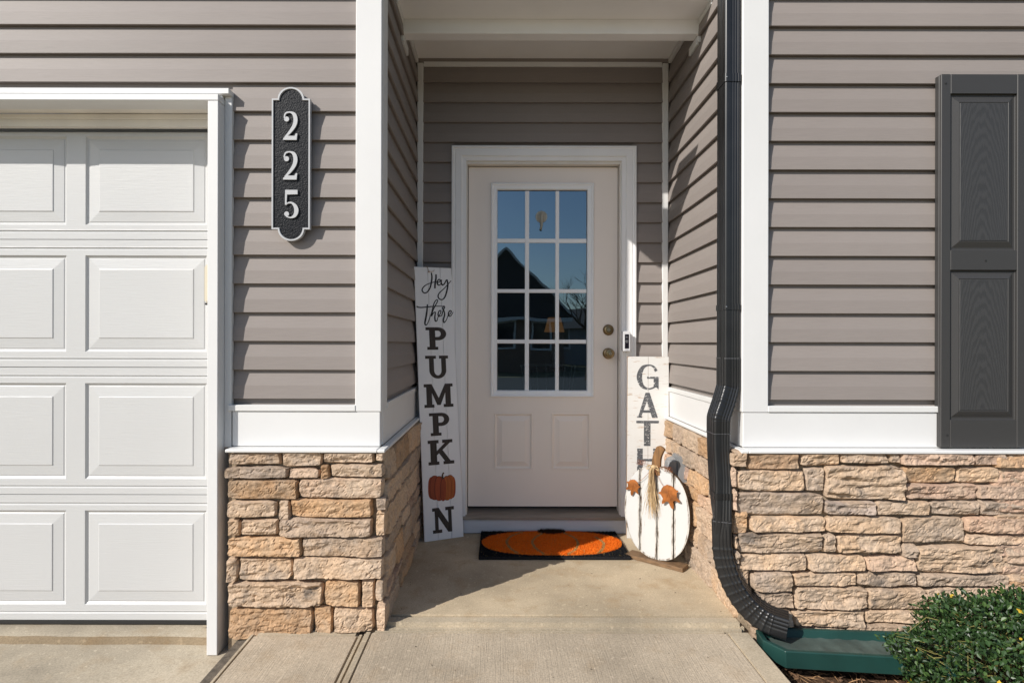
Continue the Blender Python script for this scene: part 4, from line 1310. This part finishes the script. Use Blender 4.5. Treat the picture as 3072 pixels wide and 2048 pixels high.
for chh, bx in (('A', (137, 305, 278, 472)), ('T', (130, 492, 284, 660)), ('H', (136, 677, 282, 840)), ('E', (140, 862, 275, 1025)), ('R', (138, 1047, 282, 1210))):
    (a, d), (b, c) = gz(bx[0], bx[1]), gz(bx[2], bx[3])
    letter(chh, lambda x, y, a=a, b=b, c=c, d=d: GB.at(a + (b - a) * x, c + (d - c) * y, .0009), s2, M['gath_ink'])

# ------------------------------------------------------------------ wooden pumpkin
AX = Vector((.767, -.642, 0)).normalized(); NN = Vector((-.642, -.767, 0)).normalized(); ZZ = Vector((0, 0, 1))
PC = Vector((.812, 2.895, 0))
wp = thing('wooden_pumpkin', 'white slatted wooden pumpkin with rusty leaves and straw bow on a brown base', 'porch decoration', tuple(PC))
def pk(a, z, d=0): return PC + AX * a + ZZ * z + NN * d
HWD, CZ, HHT = .178, .262, .241
def env(a, sgn):
    q = min(1, abs(a) / HWD)
    return CZ + sgn * HHT * max(0, 1 - q ** 2.35) ** (1 / 2.1)
# base board
q = [pk(-.158, .001, .036), pk(.152, .001, .036), pk(.152, .001, -.040), pk(-.158, .001, -.040)]
mb = MB().prism(q, [p + ZZ * .020 for p in q]); mb.build('base_board', M['base_wood'], wp, .0015)
cuts = [-HWD, -.089, .006, .094, HWD]
for k in range(4):
    a0, a1 = cuts[k] + (.0022 if k else 0), cuts[k + 1] - (.0022 if k < 3 else 0)
    nseg = 18
    aa = [a0 + (a1 - a0) * i / nseg for i in range(nseg + 1)]
    if k in (0, 3):
        sg = -1 if k == 0 else 1
        lo_, hi_ = (a0, a1)
        aa = [a0 + (a1 - a0) * (1 - math.cos(math.pi * i / nseg)) / 2 for i in range(nseg + 1)]
    def zb_of(a):
        m = (a0 + a1) / 2
        return max(.0215, env(a, -1)) + .003 * nz(a * 40, k)
    lo = [(a, zb_of(a)) for a in aa]
    hi = [(a, env(a, 1) - .004 * (abs(a - (a0 + a1) / 2) / (a1 - a0) * 2) ** 2) for a in aa]
    poly = lo + hi[::-1]
    cx = sum(p[0] for p in poly) / len(poly); cz = sum(p[1] for p in poly) / len(poly)
    def inset(m_):
        out = []
        for a, z in poly:
            aw = (a1 - a0) / 2; am = (a0 + a1) / 2
            hz = max(.02, (env(a, 1) - max(.0215, env(a, -1))) / 2); mz = (env(a, 1) + max(.0215, env(a, -1))) / 2
            out.append((am + (a - am) * (1 - m_ / aw), mz + (z - mz) * max(.1, 1 - m_ / hz)))
        return out
    fr_, bk_ = .010, -.010
    i1, i2, i3 = inset(.0007), inset(.009), inset(.012)
    mb = MB()
    rings_ = [[pk(a, z, bk_) for a, z in poly], [pk(a, z, fr_ - .0022) for a, z in poly], [pk(a, z, fr_ - .0004) for a, z in i1], [pk(a, z, fr_) for a, z in i2]]
    mb.rings(rings_[:2], 2); mb.add([pk(a, z, bk_) for a, z in poly], [tuple(range(len(poly)))], 2)
    mb.rings(rings_[1:3], 2); mb.rings(rings_[2:4], 1)
    mb.add([pk(a, z, fr_) for a, z in i2], [tuple(range(len(poly)))], 0)
    mb.build('slat', [M['pk_white'], M['pk_worn'], M['pk_brown']], wp)
MB().prism([pk(-.13, .20, -.011), pk(.13, .20, -.011), pk(.13, .25, -.011), pk(-.13, .25, -.011)], [pk(-.13, .20, -.022), pk(.13, .20, -.022), pk(.13, .25, -.022), pk(-.13, .25, -.022)]).build('back_batten', M['pk_brown'], wp)
MB().prism([pk(-.02, .021, -.011), pk(.02, .021, -.011), pk(.02, .46, -.0225), pk(-.02, .46, -.0225)], [pk(-.02, .021, -.034), pk(.02, .021, -.034), pk(.02, .46, -.034), pk(-.02, .46, -.034)]).build('back_batten', M['pk_brown'], wp)
# stem: cut from a board
stem = spline([(-.028, .440), (-.024, .49), (-.018, .535), (-.004, .572), (.006, .589), (.026, .590), (.043, .576), (.034, .555), (.024, .525), (.021, .48), (.022, .440)], 5)
mb = MB().prism([pk(a, z + .015, -.010) for a, z in stem], [pk(a, z + .015, .012) for a, z in stem])
mb.build('stem', M['stem_wood'], wp, .002)
# raffia
mb = MB()
tie = pk(-.012, 0.500, .018)
for k in range(150):
    a0 = random.uniform(-.014, .010); sp = random.gauss(0, .013); L = random.uniform(.13, .245) * (1 if random.random() < .8 else .75)
    pts = [pk(-.010 + a0 * .5, 0.503, .016 + random.uniform(0, .01)), pk(-.012 + a0, 0.470, .028 + random.uniform(-.006, .01)), pk(-.014 + a0 + sp * .7, .455 - L * .5, .026 + random.uniform(-.010, .012)), pk(-.012 + a0 + sp * 1.3 + random.uniform(-.006, .006), .47 - L, .020 + random.uniform(-.006, .012))]
    c = spline(pts, 4); wv = random.uniform(.0006, .0014)
    vs = []
    tw = random.random() * 3
    for i, p in enumerate(c):
        p = Vector(p); off = (AX * math.cos(tw + i * .15) + NN * math.sin(tw + i * .15)) * wv * (1 if i < len(c) - 2 else .5)
        vs += [p - off, p + off]
    mb.add(vs, [(2 * i, 2 * i + 1, 2 * i + 3, 2 * i + 2) for i in range(len(c) - 1)])
for s_ in (-1, 1):
    for q in range(3):
        mb.tube(spline([pk(-.010, 0.499, .022), pk(-.010 + s_ * .022, .500 + q * .004, .028), pk(-.010 + s_ * .034, .490 - q * .004, .026), pk(-.010 + s_ * .015, 0.491, .026), pk(-.010, 0.499, .024)], 5), .0011, 5)
mb.lathe(pk(-.010, 0.497, .012), NN, [(.010, 0), (.012, .006), (.009, .014), (.002, .018)], 10)
mb.build('raffia_bow', M['raffia'], wp)
# wires and coils
def coil(a, z, s_):
    z += .0
    pts = [pk(-.010, 0.499, .022), pk(-.010 + s_ * .022, 0.507, .022)]
    st_ = pk(a - s_ * .022, z + .015, .02)
    for k in range(61):
        t = k / 60
        ang = t * 5 * 2 * math.pi
        pts.append(st_ + AX * (s_ * .044 * t) + ZZ * (.013 * math.sin(ang)) + NN * (.013 * math.cos(ang)))
    return MB().tube(pts, .0009, 5)
coil(-.078, .497, -1).build('wire_coil', M['copper'], wp, smooth=True)
coil(.068, .482, 1).build('wire_coil', M['copper'], wp, smooth=True)
MB().tube(spline([pk(-.010, 0.499, .022), pk(-.055, .44, .022), pk(-.105, .395, .020)], 6), .0011, 5).build('leaf_wire', M['copper'], wp)
MB().tube(spline([pk(-.008, 0.499, .022), pk(.030, .43, .024), pk(.060, .395, .026)], 6), .0011, 5).build('leaf_wire', M['copper'], wp)
def rust_leaf(ca, cz, size, ang, d, tilt):
    lob = [(-90, .64, 21), (-136, .56, 20), (-44, .54, 20), (172, .46, 20), (10, .44, 20), (90, .36, 40)]
    out = []
    for k in range(64):
        th = k * 360 / 64
        r_ = .34
        for t0, L0, w0 in lob:
            dth = (th - t0 + 180) % 360 - 180
            r_ = max(r_, L0 * math.exp(-(abs(dth) / w0) ** 1.7))
        out.append((r_ * math.cos(R(th)), r_ * math.sin(R(th))))
    ca_, sa_ = math.cos(ang), math.sin(ang)
    def pl(x, y, dd):
        bend = -.12 * (x * x + y * y) + .05 * abs(x)
        X, Y = (x * ca_ - y * sa_) * size, (x * sa_ + y * ca_) * size
        return pk(ca + X, cz + Y, d + dd + bend * size + tilt * X)
    n_ = len(out)
    vs = [pl(0, 0, .0012)] + [pl(x * .5, y * .5, .0010) for x, y in out] + [pl(x, y, .001) for x, y in out] + [pl(x, y, 0) for x, y in out] + [pl(0, 0, 0)]
    fs = []
    for i in range(n_):
        j = (i + 1) % n_
        fs += [(0, 1 + i, 1 + j), (1 + i, 1 + n_ + i, 1 + n_ + j, 1 + j), (1 + n_ + i, 1 + 2 * n_ + i, 1 + 2 * n_ + j, 1 + n_ + j), (1 + 2 * n_ + i, 1 + 3 * n_, 1 + 2 * n_ + j)]
    mb = MB().add(vs, fs)
    mb.tube([pl(0, -.5, .001), pl(0, 0, .0018), pl(0, .14, .001)], .0012, 5)
    for s_ in (-1, 1):
        mb.tube([pl(0, 0, .0018), pl(s_ * .2, -.22, .0014), pl(s_ * .32, -.32, .001)], .0009, 4)
    mb.build('rusty_leaf', M['rust'], wp)
rust_leaf(-.120, .385, .092, R(-12), .024, 0)
rust_leaf(.078, .378, .125, R(14), .030, .0)

# ------------------------------------------------------------------ outlet cover
oc = thing('outlet_cover', 'grey weatherproof outlet cover on the stone behind the wooden pumpkin', 'outlet', (.96, 3.03, .42))
mb = MB().box(.945, .995, 2.955, 3.075, .355, .535); mb.build('back_plate', M['box_grey'], oc, .006, True, seg=2)
mb = MB().prism([(.9445, 2.965, .37), (.9445, 3.065, .37), (.9445, 3.065, .525), (.9445, 2.965, .525)], [(.885, 2.978, .37), (.885, 3.052, .37), (.897, 3.052, .510), (.897, 2.978, .510)])
mb.build('bubble_lid', M['box_grey'], oc, .010, True, seg=3)
MB().box(.93, .9445, 2.95, 2.9545, .39, .42).build('latch', M['dark'], oc)

# ------------------------------------------------------------------ door mat
dm = thing('doormat', 'black coir doormat with a big orange pumpkin in front of the door', 'doormat', (.28, 3.13, 0))
MX0, MX1, MY0, MY1, MH = -.110, .688, 2.93, 3.330, .016
MB().box(MX0, MX1, MY0, MY1, .001, MH).build('coir_backing', M['mat_black'], dm, .002)
def zmat(x, y): return F(1420 + x / 4.704, 1560 + y / 4.704, .022)
poly = []
for k in range(72):
    a = 2 * math.pi * k / 72
    ca, sa = math.cos(a), math.sin(a)
    bumps_ = 1 + .018 * math.cos(4 * a) * (1 if sa > 0 else .6)
    poly.append((.292 + .384 * bumps_ * math.copysign(abs(ca) ** .72, ca), 3.131 + .180 * bumps_ * math.copysign(abs(sa) ** .9, sa)))
mb = MB().prism([(x, y, MH + .0004) for x, y in poly], [(x, y, MH + .004) for x, y in poly]); mb.build('pumpkin_pile', M['mat_orange'], dm)
ribs = [[(690, 170), (520, 240), (478, 320), (540, 410), (660, 480)], [(980, 185), (865, 260), (838, 320), (900, 410), (1040, 500)], [(1270, 175), (1420, 245), (1482, 320), (1440, 420), (1310, 500)], [(1720, 235), (1820, 300), (1848, 350), (1810, 430), (1730, 485)]]
ribw = [[(zmat(*p).x, zmat(*p).y) for p in rr_] for rr_ in ribs]
stm = [(.305 + .082 * math.cos(math.pi * k / 10), 3.285 + .052 * math.sin(math.pi * k / 10) ** .6) for k in range(11)] + [(.26, 3.268), (.305, 3.262), (.35, 3.268)]
MB().prism([(x, y, MH + .0045) for x, y in stm], [(x, y, MH + .008) for x, y in stm]).build('stem_pile', M['mat_brown'], dm)
def inside(x, y, pl):
    c = False; j = len(pl) - 1
    for i in range(len(pl)):
        if (pl[i][1] > y) != (pl[j][1] > y) and x < (pl[j][0] - pl[i][0]) * (y - pl[i][1]) / (pl[j][1] - pl[i][1]) + pl[i][0]: c = not c
        j = i
    return c
ribpts = [np.array(spline(r_, 10)) for r_ in ribw]
fib = MB()
def bristle(x, y, z0, h, mi):
    a = random.random() * 6.28; wv = random.uniform(.0008, .0016)
    dxx, dyy = math.cos(a) * wv, math.sin(a) * wv
    lx, ly = random.gauss(0, .003), random.gauss(0, .003)
    fib.add([(x - dxx, y - dyy, z0), (x + dxx, y + dyy, z0), (x + lx, y + ly, z0 + h)], [(0, 1, 2)], mi)
rs = random.Random(3)
for k in range(42000):
    x = rs.uniform(MX0 + .001, MX1 - .001); y = rs.uniform(MY0 + .001, MY1 - .001)
    if inside(x, y, stm):
        bristle(x, y, MH + .007, rs.uniform(.010, .018), 3); continue
    if inside(x, y, poly):
        mi = 1
        for rp in ribpts:
            if np.min((rp[:, 0] - x) ** 2 + (rp[:, 1] - y) ** 2) < .0075 ** 2: mi = 2; break
        if mi == 1 and rs.random() < .02: mi = 2
        bristle(x, y, MH + .003, rs.uniform(.008, .014), mi)
    else:
        bristle(x, y, MH - .001, rs.uniform(.005, .010), 0 if rs.random() < .985 else 2)
fo = fib.build('coir_pile', [M['mat_black'], M['mat_orange'], M['mat_tan'], M['mat_brown']], dm)
fo['kind'] = 'stuff'

# ------------------------------------------------------------------ downspout
dsx = thing('downspout', 'black ribbed metal downspout with a curved foot, at the right porch corner', 'downspout', (.84, 2.2, -.02))
def section(wd, dp):
    """ribbed rectangle: local a (across), b (depth)"""
    pts = []
    r = .010
    def side(p0, p1, nrm, pos):
        L = math.hypot(p1[0] - p0[0], p1[1] - p0[1])
        K = 20
        for k in range(K):
            t = k / K
            rib = sum(.0022 * math.exp(-((t - q) * L / .0028) ** 2) for q in pos)
            pts.append((p0[0] + (p1[0] - p0[0]) * t - nrm[0] * rib, p0[1] + (p1[1] - p0[1]) * t - nrm[1] * rib))
    def corner(cx, cy, a0):
        for k in range(4):
            a = R(a0 + 90 * k / 4); pts.append((cx + r * math.cos(a), cy + r * math.sin(a)))
    hw, hd = wd / 2, dp / 2
    side((-hw + r, -hd), (hw - r, -hd), (0, -1), (.42, .66, .90)); corner(hw - r, -hd + r, -90)
    side((hw, -hd + r), (hw, hd - r), (1, 0), (.2, .5, .8)); corner(hw - r, hd - r, 0)
    side((hw - r, hd), (-hw + r, hd), (0, 1), (.2, .5, .8)); corner(-hw + r, hd - r, 90)
    side((-hw, hd - r), (-hw, -hd + r), (-1, 0), (.12, .34, .56, .78)); corner(-hw + r, -hd + r, 180)
    return pts
def sweep(path, wd, dp, crimp=None, grow=None, turn=None):
    """turn(t): angle of the bend plane about the vertical"""
    path = [Vector(p) for p in path]
    rings_ = []
    for k, p in enumerate(path):
        f = k / (len(path) - 1)
        t = (path[min(k + 1, len(path) - 1)] - path[max(k - 1, 0)]).normalized()
        an = turn(f) if turn else 0
        dep = Vector((math.sin(an), math.cos(an), 0))
        a = t.cross(dep).normalized()
        b = a.cross(t).normalized()
        if b.y < 0: b = -b
        g_ = grow(f) if grow else (1, 1)
        q_ = crimp(f) if crimp else 0
        ring = []
        for u, v in section(wd, dp):
            m = 1 if u > 0 or v < 0 else .3
            ring.append(p + a * u * (g_[0] + q_ * m) + b * v * (g_[1] + q_ * .5 * m))
        rings_.append(ring)
    return rings_
W1, D1 = .066, .092
cxu, cyu = .9600, 2.3575
MB().rings(sweep([(cxu, cyu, 3.1), (cxu, cyu, 2), (cxu, cyu, 1.06)], W1, D1), 0, True, True).build('upper_pipe', M['spout'], dsx, smooth=True)
cxl, cyl = cxu - .049, cyu - .020
zz0 = .80
e1 = [(cxu, cyu, 1.075), (cxu, cyu, 1.0), (cxu, cyu, .965)] + [tuple(p) for p in spline([(cxu, cyu, .962), (cxu - .003, cyu - .001, .945), (cxu - .024, cyu - .010, .885), (cxu - .046, cyu - .019, .830), (cxl, cyl, .806)], 14)] + [(cxl, cyl, .765)]
cr = lambda t: .03 + .05 * (abs(math.sin(t * 44)) ** 10 if .12 < t < .95 else 0)
MB().rings(sweep(e1, W1 * 1.02, D1 * 1.02, cr), 0, True, True).build('offset_elbow', M['spout'], dsx, smooth=True)
LOW = (.914, 2.296, .345)
TW = R(27)
low = [(cxl, cyl, .79), (cxl, cyl - .004, .70), (cxl + .001, cyl - .018, .58), (cxl + .002, cyl - .031, .47), (LOW[0], LOW[1], .40), LOW]
MB().rings(sweep(low, .069, .088, None, None, lambda t: TW * max(0, (t - .4) / .6)), 0, True, True).build('lower_pipe', M['spout'], dsx, smooth=True)
cp = []
rB = .214
hd_ = Vector((math.cos(TW), -math.sin(TW), 0))
for k in range(121):
    a = R(90 * k / 120 * .95)
    q = Vector(LOW) + hd_ * (rB * (1 - math.cos(a))) + Vector((0, 0, .005 - rB * 1.46 * math.sin(a)))
    cp.append(tuple(q))
L_ = (Vector(cp[-1]) - Vector(cp[-2])).normalized()
pts = [(LOW[0], LOW[1] + .006, .415), (LOW[0], LOW[1] + .002, .375)] + cp + [tuple(Vector(cp[-1]) + L_ * q) for q in (.012, .024, .040)]
crb = lambda t: .05 + (.085 * (abs(math.sin(t * 42)) ** 9) if .06 < t < .93 else 0)
gro = lambda t: (1 + .16 * min(1, t * 1.4), 1.0 + .03 * t)
el = sweep(pts, .070, .089, crb, gro, lambda t: TW)
mb = MB().rings(el, 0, True, False)
def shrink(r_, f):
    c = sum((Vector(x) for x in r_), Vector()) / len(r_)
    return [Vector(x) * f + c * (1 - f) for x in r_]
inner = [shrink(r_, .94) for r_ in el[-8:]]
mb.rings(inner[::-1], 0, False, False)
mb.add(inner[0], [tuple(range(len(inner[0])))])
mb.rings([el[-1], inner[-1]], 0)
mb.build('foot_elbow', M['spout'], dsx, smooth=True)
def collar(z0, z1, cx, cy, wd, dp, nm, mat, sc=1.06, an=0):
    rr2 = sweep([(cx, cy, z1), (cx, cy, z0)], wd * sc, dp * sc, None, None, lambda t: an)
    MB().rings(rr2, 0, True, True).build(nm, mat, dsx, smooth=True)
for v0, v1 in ((167, 186), (697, 710)):
    z1, z0 = P(0, v0 * 1.3061, 2.31).z, P(0, v1 * 1.3061, 2.31).z
    collar(z0, z1, cxu, cyu, W1, D1, 'strap', M['spout'], 1.07)
    MB().lathe((cxu - W1 / 2 + .006, cyu - D1 / 2 - .003, (z0 + z1) / 2), (0, -1, 0), [(.003, 0), (.003, .002), (.0005, .003)], 8).build('screw', M['steel'], dsx)
collar(1.070, 1.0735, cxu, cyu, W1, D1, 'seam_band', M['seam'], 1.045)
collar(.7615, .7645, cxl, cyl - .001, .069, .088, 'seam_band', M['seam'], 1.055)
collar(.500, .526, cxl + .0015, cyl - .027, .069, .088, 'seam_band', M['spout'], 1.06, R(6))
collar(.412, .415, LOW[0], LOW[1] + .004, .069, .088, 'seam_band', M['seam'], 1.085, TW * .8)

# ------------------------------------------------------------------ splash block
spb = thing('splash_block', 'dark green plastic splash block under the downspout, half behind the shrub', 'splash block', (1.25, 2.15, -.1))
spb_c = Vector((1.075, 2.055, -.062)); ang = R(-5)
def sp(u, v, z): return spb_c + Vector((u * math.cos(ang) - v * math.sin(ang), u * math.sin(ang) + v * math.cos(ang), z))
Ls, Ws = .64, .205
out0 = [(-.025, 0), (Ls, -.012), (Ls, Ws + .02), (-.02, Ws), (-.068, Ws * .86), (-.075, .085)]
def ins_(p, m_):
    cx, cy = Ls / 2, Ws / 2
    return (p[0] + (cx - p[0]) * m_ * .3, p[1] + (cy - p[1]) * m_)
topz = lambda p: .066 - .012 * p[1] / Ws
mb = MB()
mb.rings([[sp(*ins_(p, .04), 0) for p in out0], [sp(p[0], p[1], topz(p)) for p in out0], [sp(*ins_(p, .17), topz(p)) for p in out0], [sp(*ins_(p, .28), topz(p) - .030) for p in out0]], 0, True, False)
mb.build('trough', M['splash'], spb, .003)
fl = MB()
NX = 70
vs = []; fs = []
for k in range(NX + 1):
    u = -.03 + (Ls - .01) * k / NX
    for j in range(9):
        vv = .024 + (Ws - .046) * j / 8
        rid = .004 * max(0, math.sin((u - .10 * ((j - 4) / 4) ** 2 * 1.0) * 95)) if u > .12 else 0
        q = sp(u, vv, .0345 - .006 * j / 8 + rid * .8 - .003 * (k / NX))
        vs.append(q)
for k in range(NX):
    for j in range(8):
        a = k * 9 + j; fs.append((a, a + 9, a + 10, a + 1))
fl.add(vs, fs); fl.build('ribbed_floor', M['splash_dirt'], spb, smooth=True)

# ------------------------------------------------------------------ shutter
YS = 2.290
sh = thing('shutter', 'dark grey raised panel window shutter on the right siding', 'shutter', (1.9, YF, .7))
def sx(v): return P(v * 1.3061, 0, YS).x
def sz(v): return P(0, v * 1.3061, YS).z
s0, s1_ = 1.803, 1.803 + .351
t0, t1 = sz(1025), sz(168)
stl = .040
i0, i1 = s0 + stl, s1_ - stl
mz0, mz1 = sz(618), sz(572)
MB().box(s0, s1_, YS + .012, YF - .010, t0, t1).build('back_panel', M['char'], sh, .002)
for a, b in ((s0, i0 - .0008), (i1 + .0008, s1_)):
    MB().box(a, b, YS, YS + .0118, t0, t1).build('stile', M['char'], sh, .002)
for a, b in ((sz(213), t1 - .0003), (mz0, mz1), (t0 + .0003, sz(962))):
    MB().box(i0, i1, YS + .0008, YS + .0118, a, b).build('rail', M['charh'], sh, .0015)
SR = [(0.0, .009), (.003, .011), (.010, .011), (.034, .0015), (.0355, .003), (.038, .003), (.0395, .0010)]
for a, b in ((mz1 + .0005, sz(213) - .0005), (sz(962) + .0005, mz0 - .0005)):
    mb = MB()
    rr = []
    for i, d in SR[:-1]:
        rr.append([(i0 + i, YS + d, a + i), (i1 - i, YS + d, a + i), (i1 - i, YS + d, b - i), (i0 + i, YS + d, b - i)])
    mb.rings(rr)
    po = mb.build('raised_panel', M['charh'], sh)
    i, d = SR[-2]; i2, d2 = SR[-1]
    f = MB(); f.ringpanel(i0 + i, i1 - i, a + i, b - i, YS + .003, [(0, 0), (.0015, -.002)])
    # grain is centred on the field, so keep the mesh origin there
    cxp, czp = (i0 + i1) / 2 - .004, a - .25
    fo_ = f.build('field', M['oak'], po)
    off = Vector((cxp, YS, czp)) - sh.location
    for v in fo_.data.vertices: v.co -= off
    fo_.location = off
for (vx, vz) in ((2171, 190), (2264, 596), (2176, 997)):
    MB().lathe((sx(vx), YS - .0002 if vx < 2200 else YS + .0006, sz(vz)), (0, -1, 0), [(.0042, 0), (.0040, .0015), (.0015, .0022), (.0005, .0015)], 10).build('screw', M['dark'], sh, smooth=True)

# ------------------------------------------------------------------ shrub
rg = np.random.default_rng(11)
shb = thing('boxwood_shrub', 'small round dark green shrub with tiny glossy leaves in front of the stone wall', 'shrub', (1.72, 1.86, -.12))
C0 = np.array([1.765, 1.86, .032]); RAD = np.array([.385, .30, .235])
lv = []; lf_ = []; lm = []
twg = MB()
NL = 15000
cnt = 0
for k in range(NL):
    d = rg.normal(size=3); d /= np.linalg.norm(d)
    if d[2] < -.55: d[2] = abs(d[2])
    lump = 1 + .24 * fbm(d[0] * 2.1 + 4, d[1] * 2.1, d[2] * 2.1, 3) + .09 * nz(d[0] * 9, d[1] * 9, d[2] * 9)
    rr_ = lump * (1 - abs(rg.normal()) * .13)
    p = C0 + d * RAD * rr_
    if p[2] < -.11 or p[1] > 2.235: continue
    L = rg.uniform(.0065, .0105); wv = L * rg.uniform(.50, .66)
    ax = d * .6 + rg.normal(size=3) * .7 + np.array([0, 0, .35]); ax /= np.linalg.norm(ax)
    nn_ = d * 1.1 + rg.normal(size=3) * .5 + np.array([0, 0, .35]); nn_ -= ax * nn_.dot(ax); nn_ /= np.linalg.norm(nn_)
    sd = np.cross(ax, nn_)
    b = len(lv)
    lv += [tuple(p - ax * L), tuple(p - ax * L * .1 + sd * wv + nn_ * wv * .35), tuple(p + ax * L * .55 + sd * wv * .75 + nn_ * wv * .25), tuple(p + ax * L), tuple(p + ax * L * .55 - sd * wv * .75 + nn_ * wv * .25), tuple(p - ax * L * .1 - sd * wv + nn_ * wv * .35)]
    lf_ += [(b, b + 1, b + 2, b + 3), (b, b + 3, b + 4, b + 5)]
    u = rg.random()
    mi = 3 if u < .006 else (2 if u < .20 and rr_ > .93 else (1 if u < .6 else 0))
    lm += [mi, mi]
lb = MB(); lb.v = lv; lb.f = lf_; lb.m = lm
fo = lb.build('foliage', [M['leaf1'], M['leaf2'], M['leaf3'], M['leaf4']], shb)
for k in range(190):
    d = rg.normal(size=3); d /= np.linalg.norm(d)
    if d[2] < -.3: d[2] = abs(d[2])
    lump = 1 + .24 * fbm(d[0] * 2.1 + 4, d[1] * 2.1, d[2] * 2.1, 3)
    tip = C0 + d * RAD * (lump * rg.uniform(.90, 1.03))
    if tip[1] > 2.2: continue
    base = C0 + d * RAD * .45 + rg.normal(size=3) * .05
    mid = (tip + base) / 2 + rg.normal(size=3) * .02
    twg.tube([base, mid, tip], [.0018, .0014, .0008], 4)
twg.build('twigs', M['twig'], shb)
tr = MB()
for k in range(7):
    a = k * .9
    tr.tube([(1.70 + .03 * math.cos(a), 1.87 + .03 * math.sin(a), -.14), (1.70 + .07 * math.cos(a), 1.87 + .06 * math.sin(a), -.03), (1.70 + .19 * math.cos(a), 1.87 + .15 * math.sin(a), .09)], [.009, .007, .004], 6)
tr.build('stems', M['bark'], shb)

lit = MB()
for k in range(46):
    x = random.uniform(-.45, .95); y = random.choice([random.uniform(1.7, 2.22), random.uniform(2.35, 3.0)])
    z0 = -.0200 if y < 2.3 else .0008
    a = random.random() * 6.28; L = random.uniform(.0018, .006)
    d = Vector((math.cos(a), math.sin(a), 0)) * L; e = Vector((-math.sin(a), math.cos(a), 0)) * L * .45
    c = Vector((x, y, z0 + .0008))
    lit.add([c - d, c - e, c + d + Vector((0, 0, .0015)), c + e + Vector((0, 0, .001))], [(0, 1, 2), (0, 2, 3)], 0)
struct(lit.build('leaf_litter', M['bark']), 'tiny dry leaf crumbs scattered on the concrete', 'stuff')
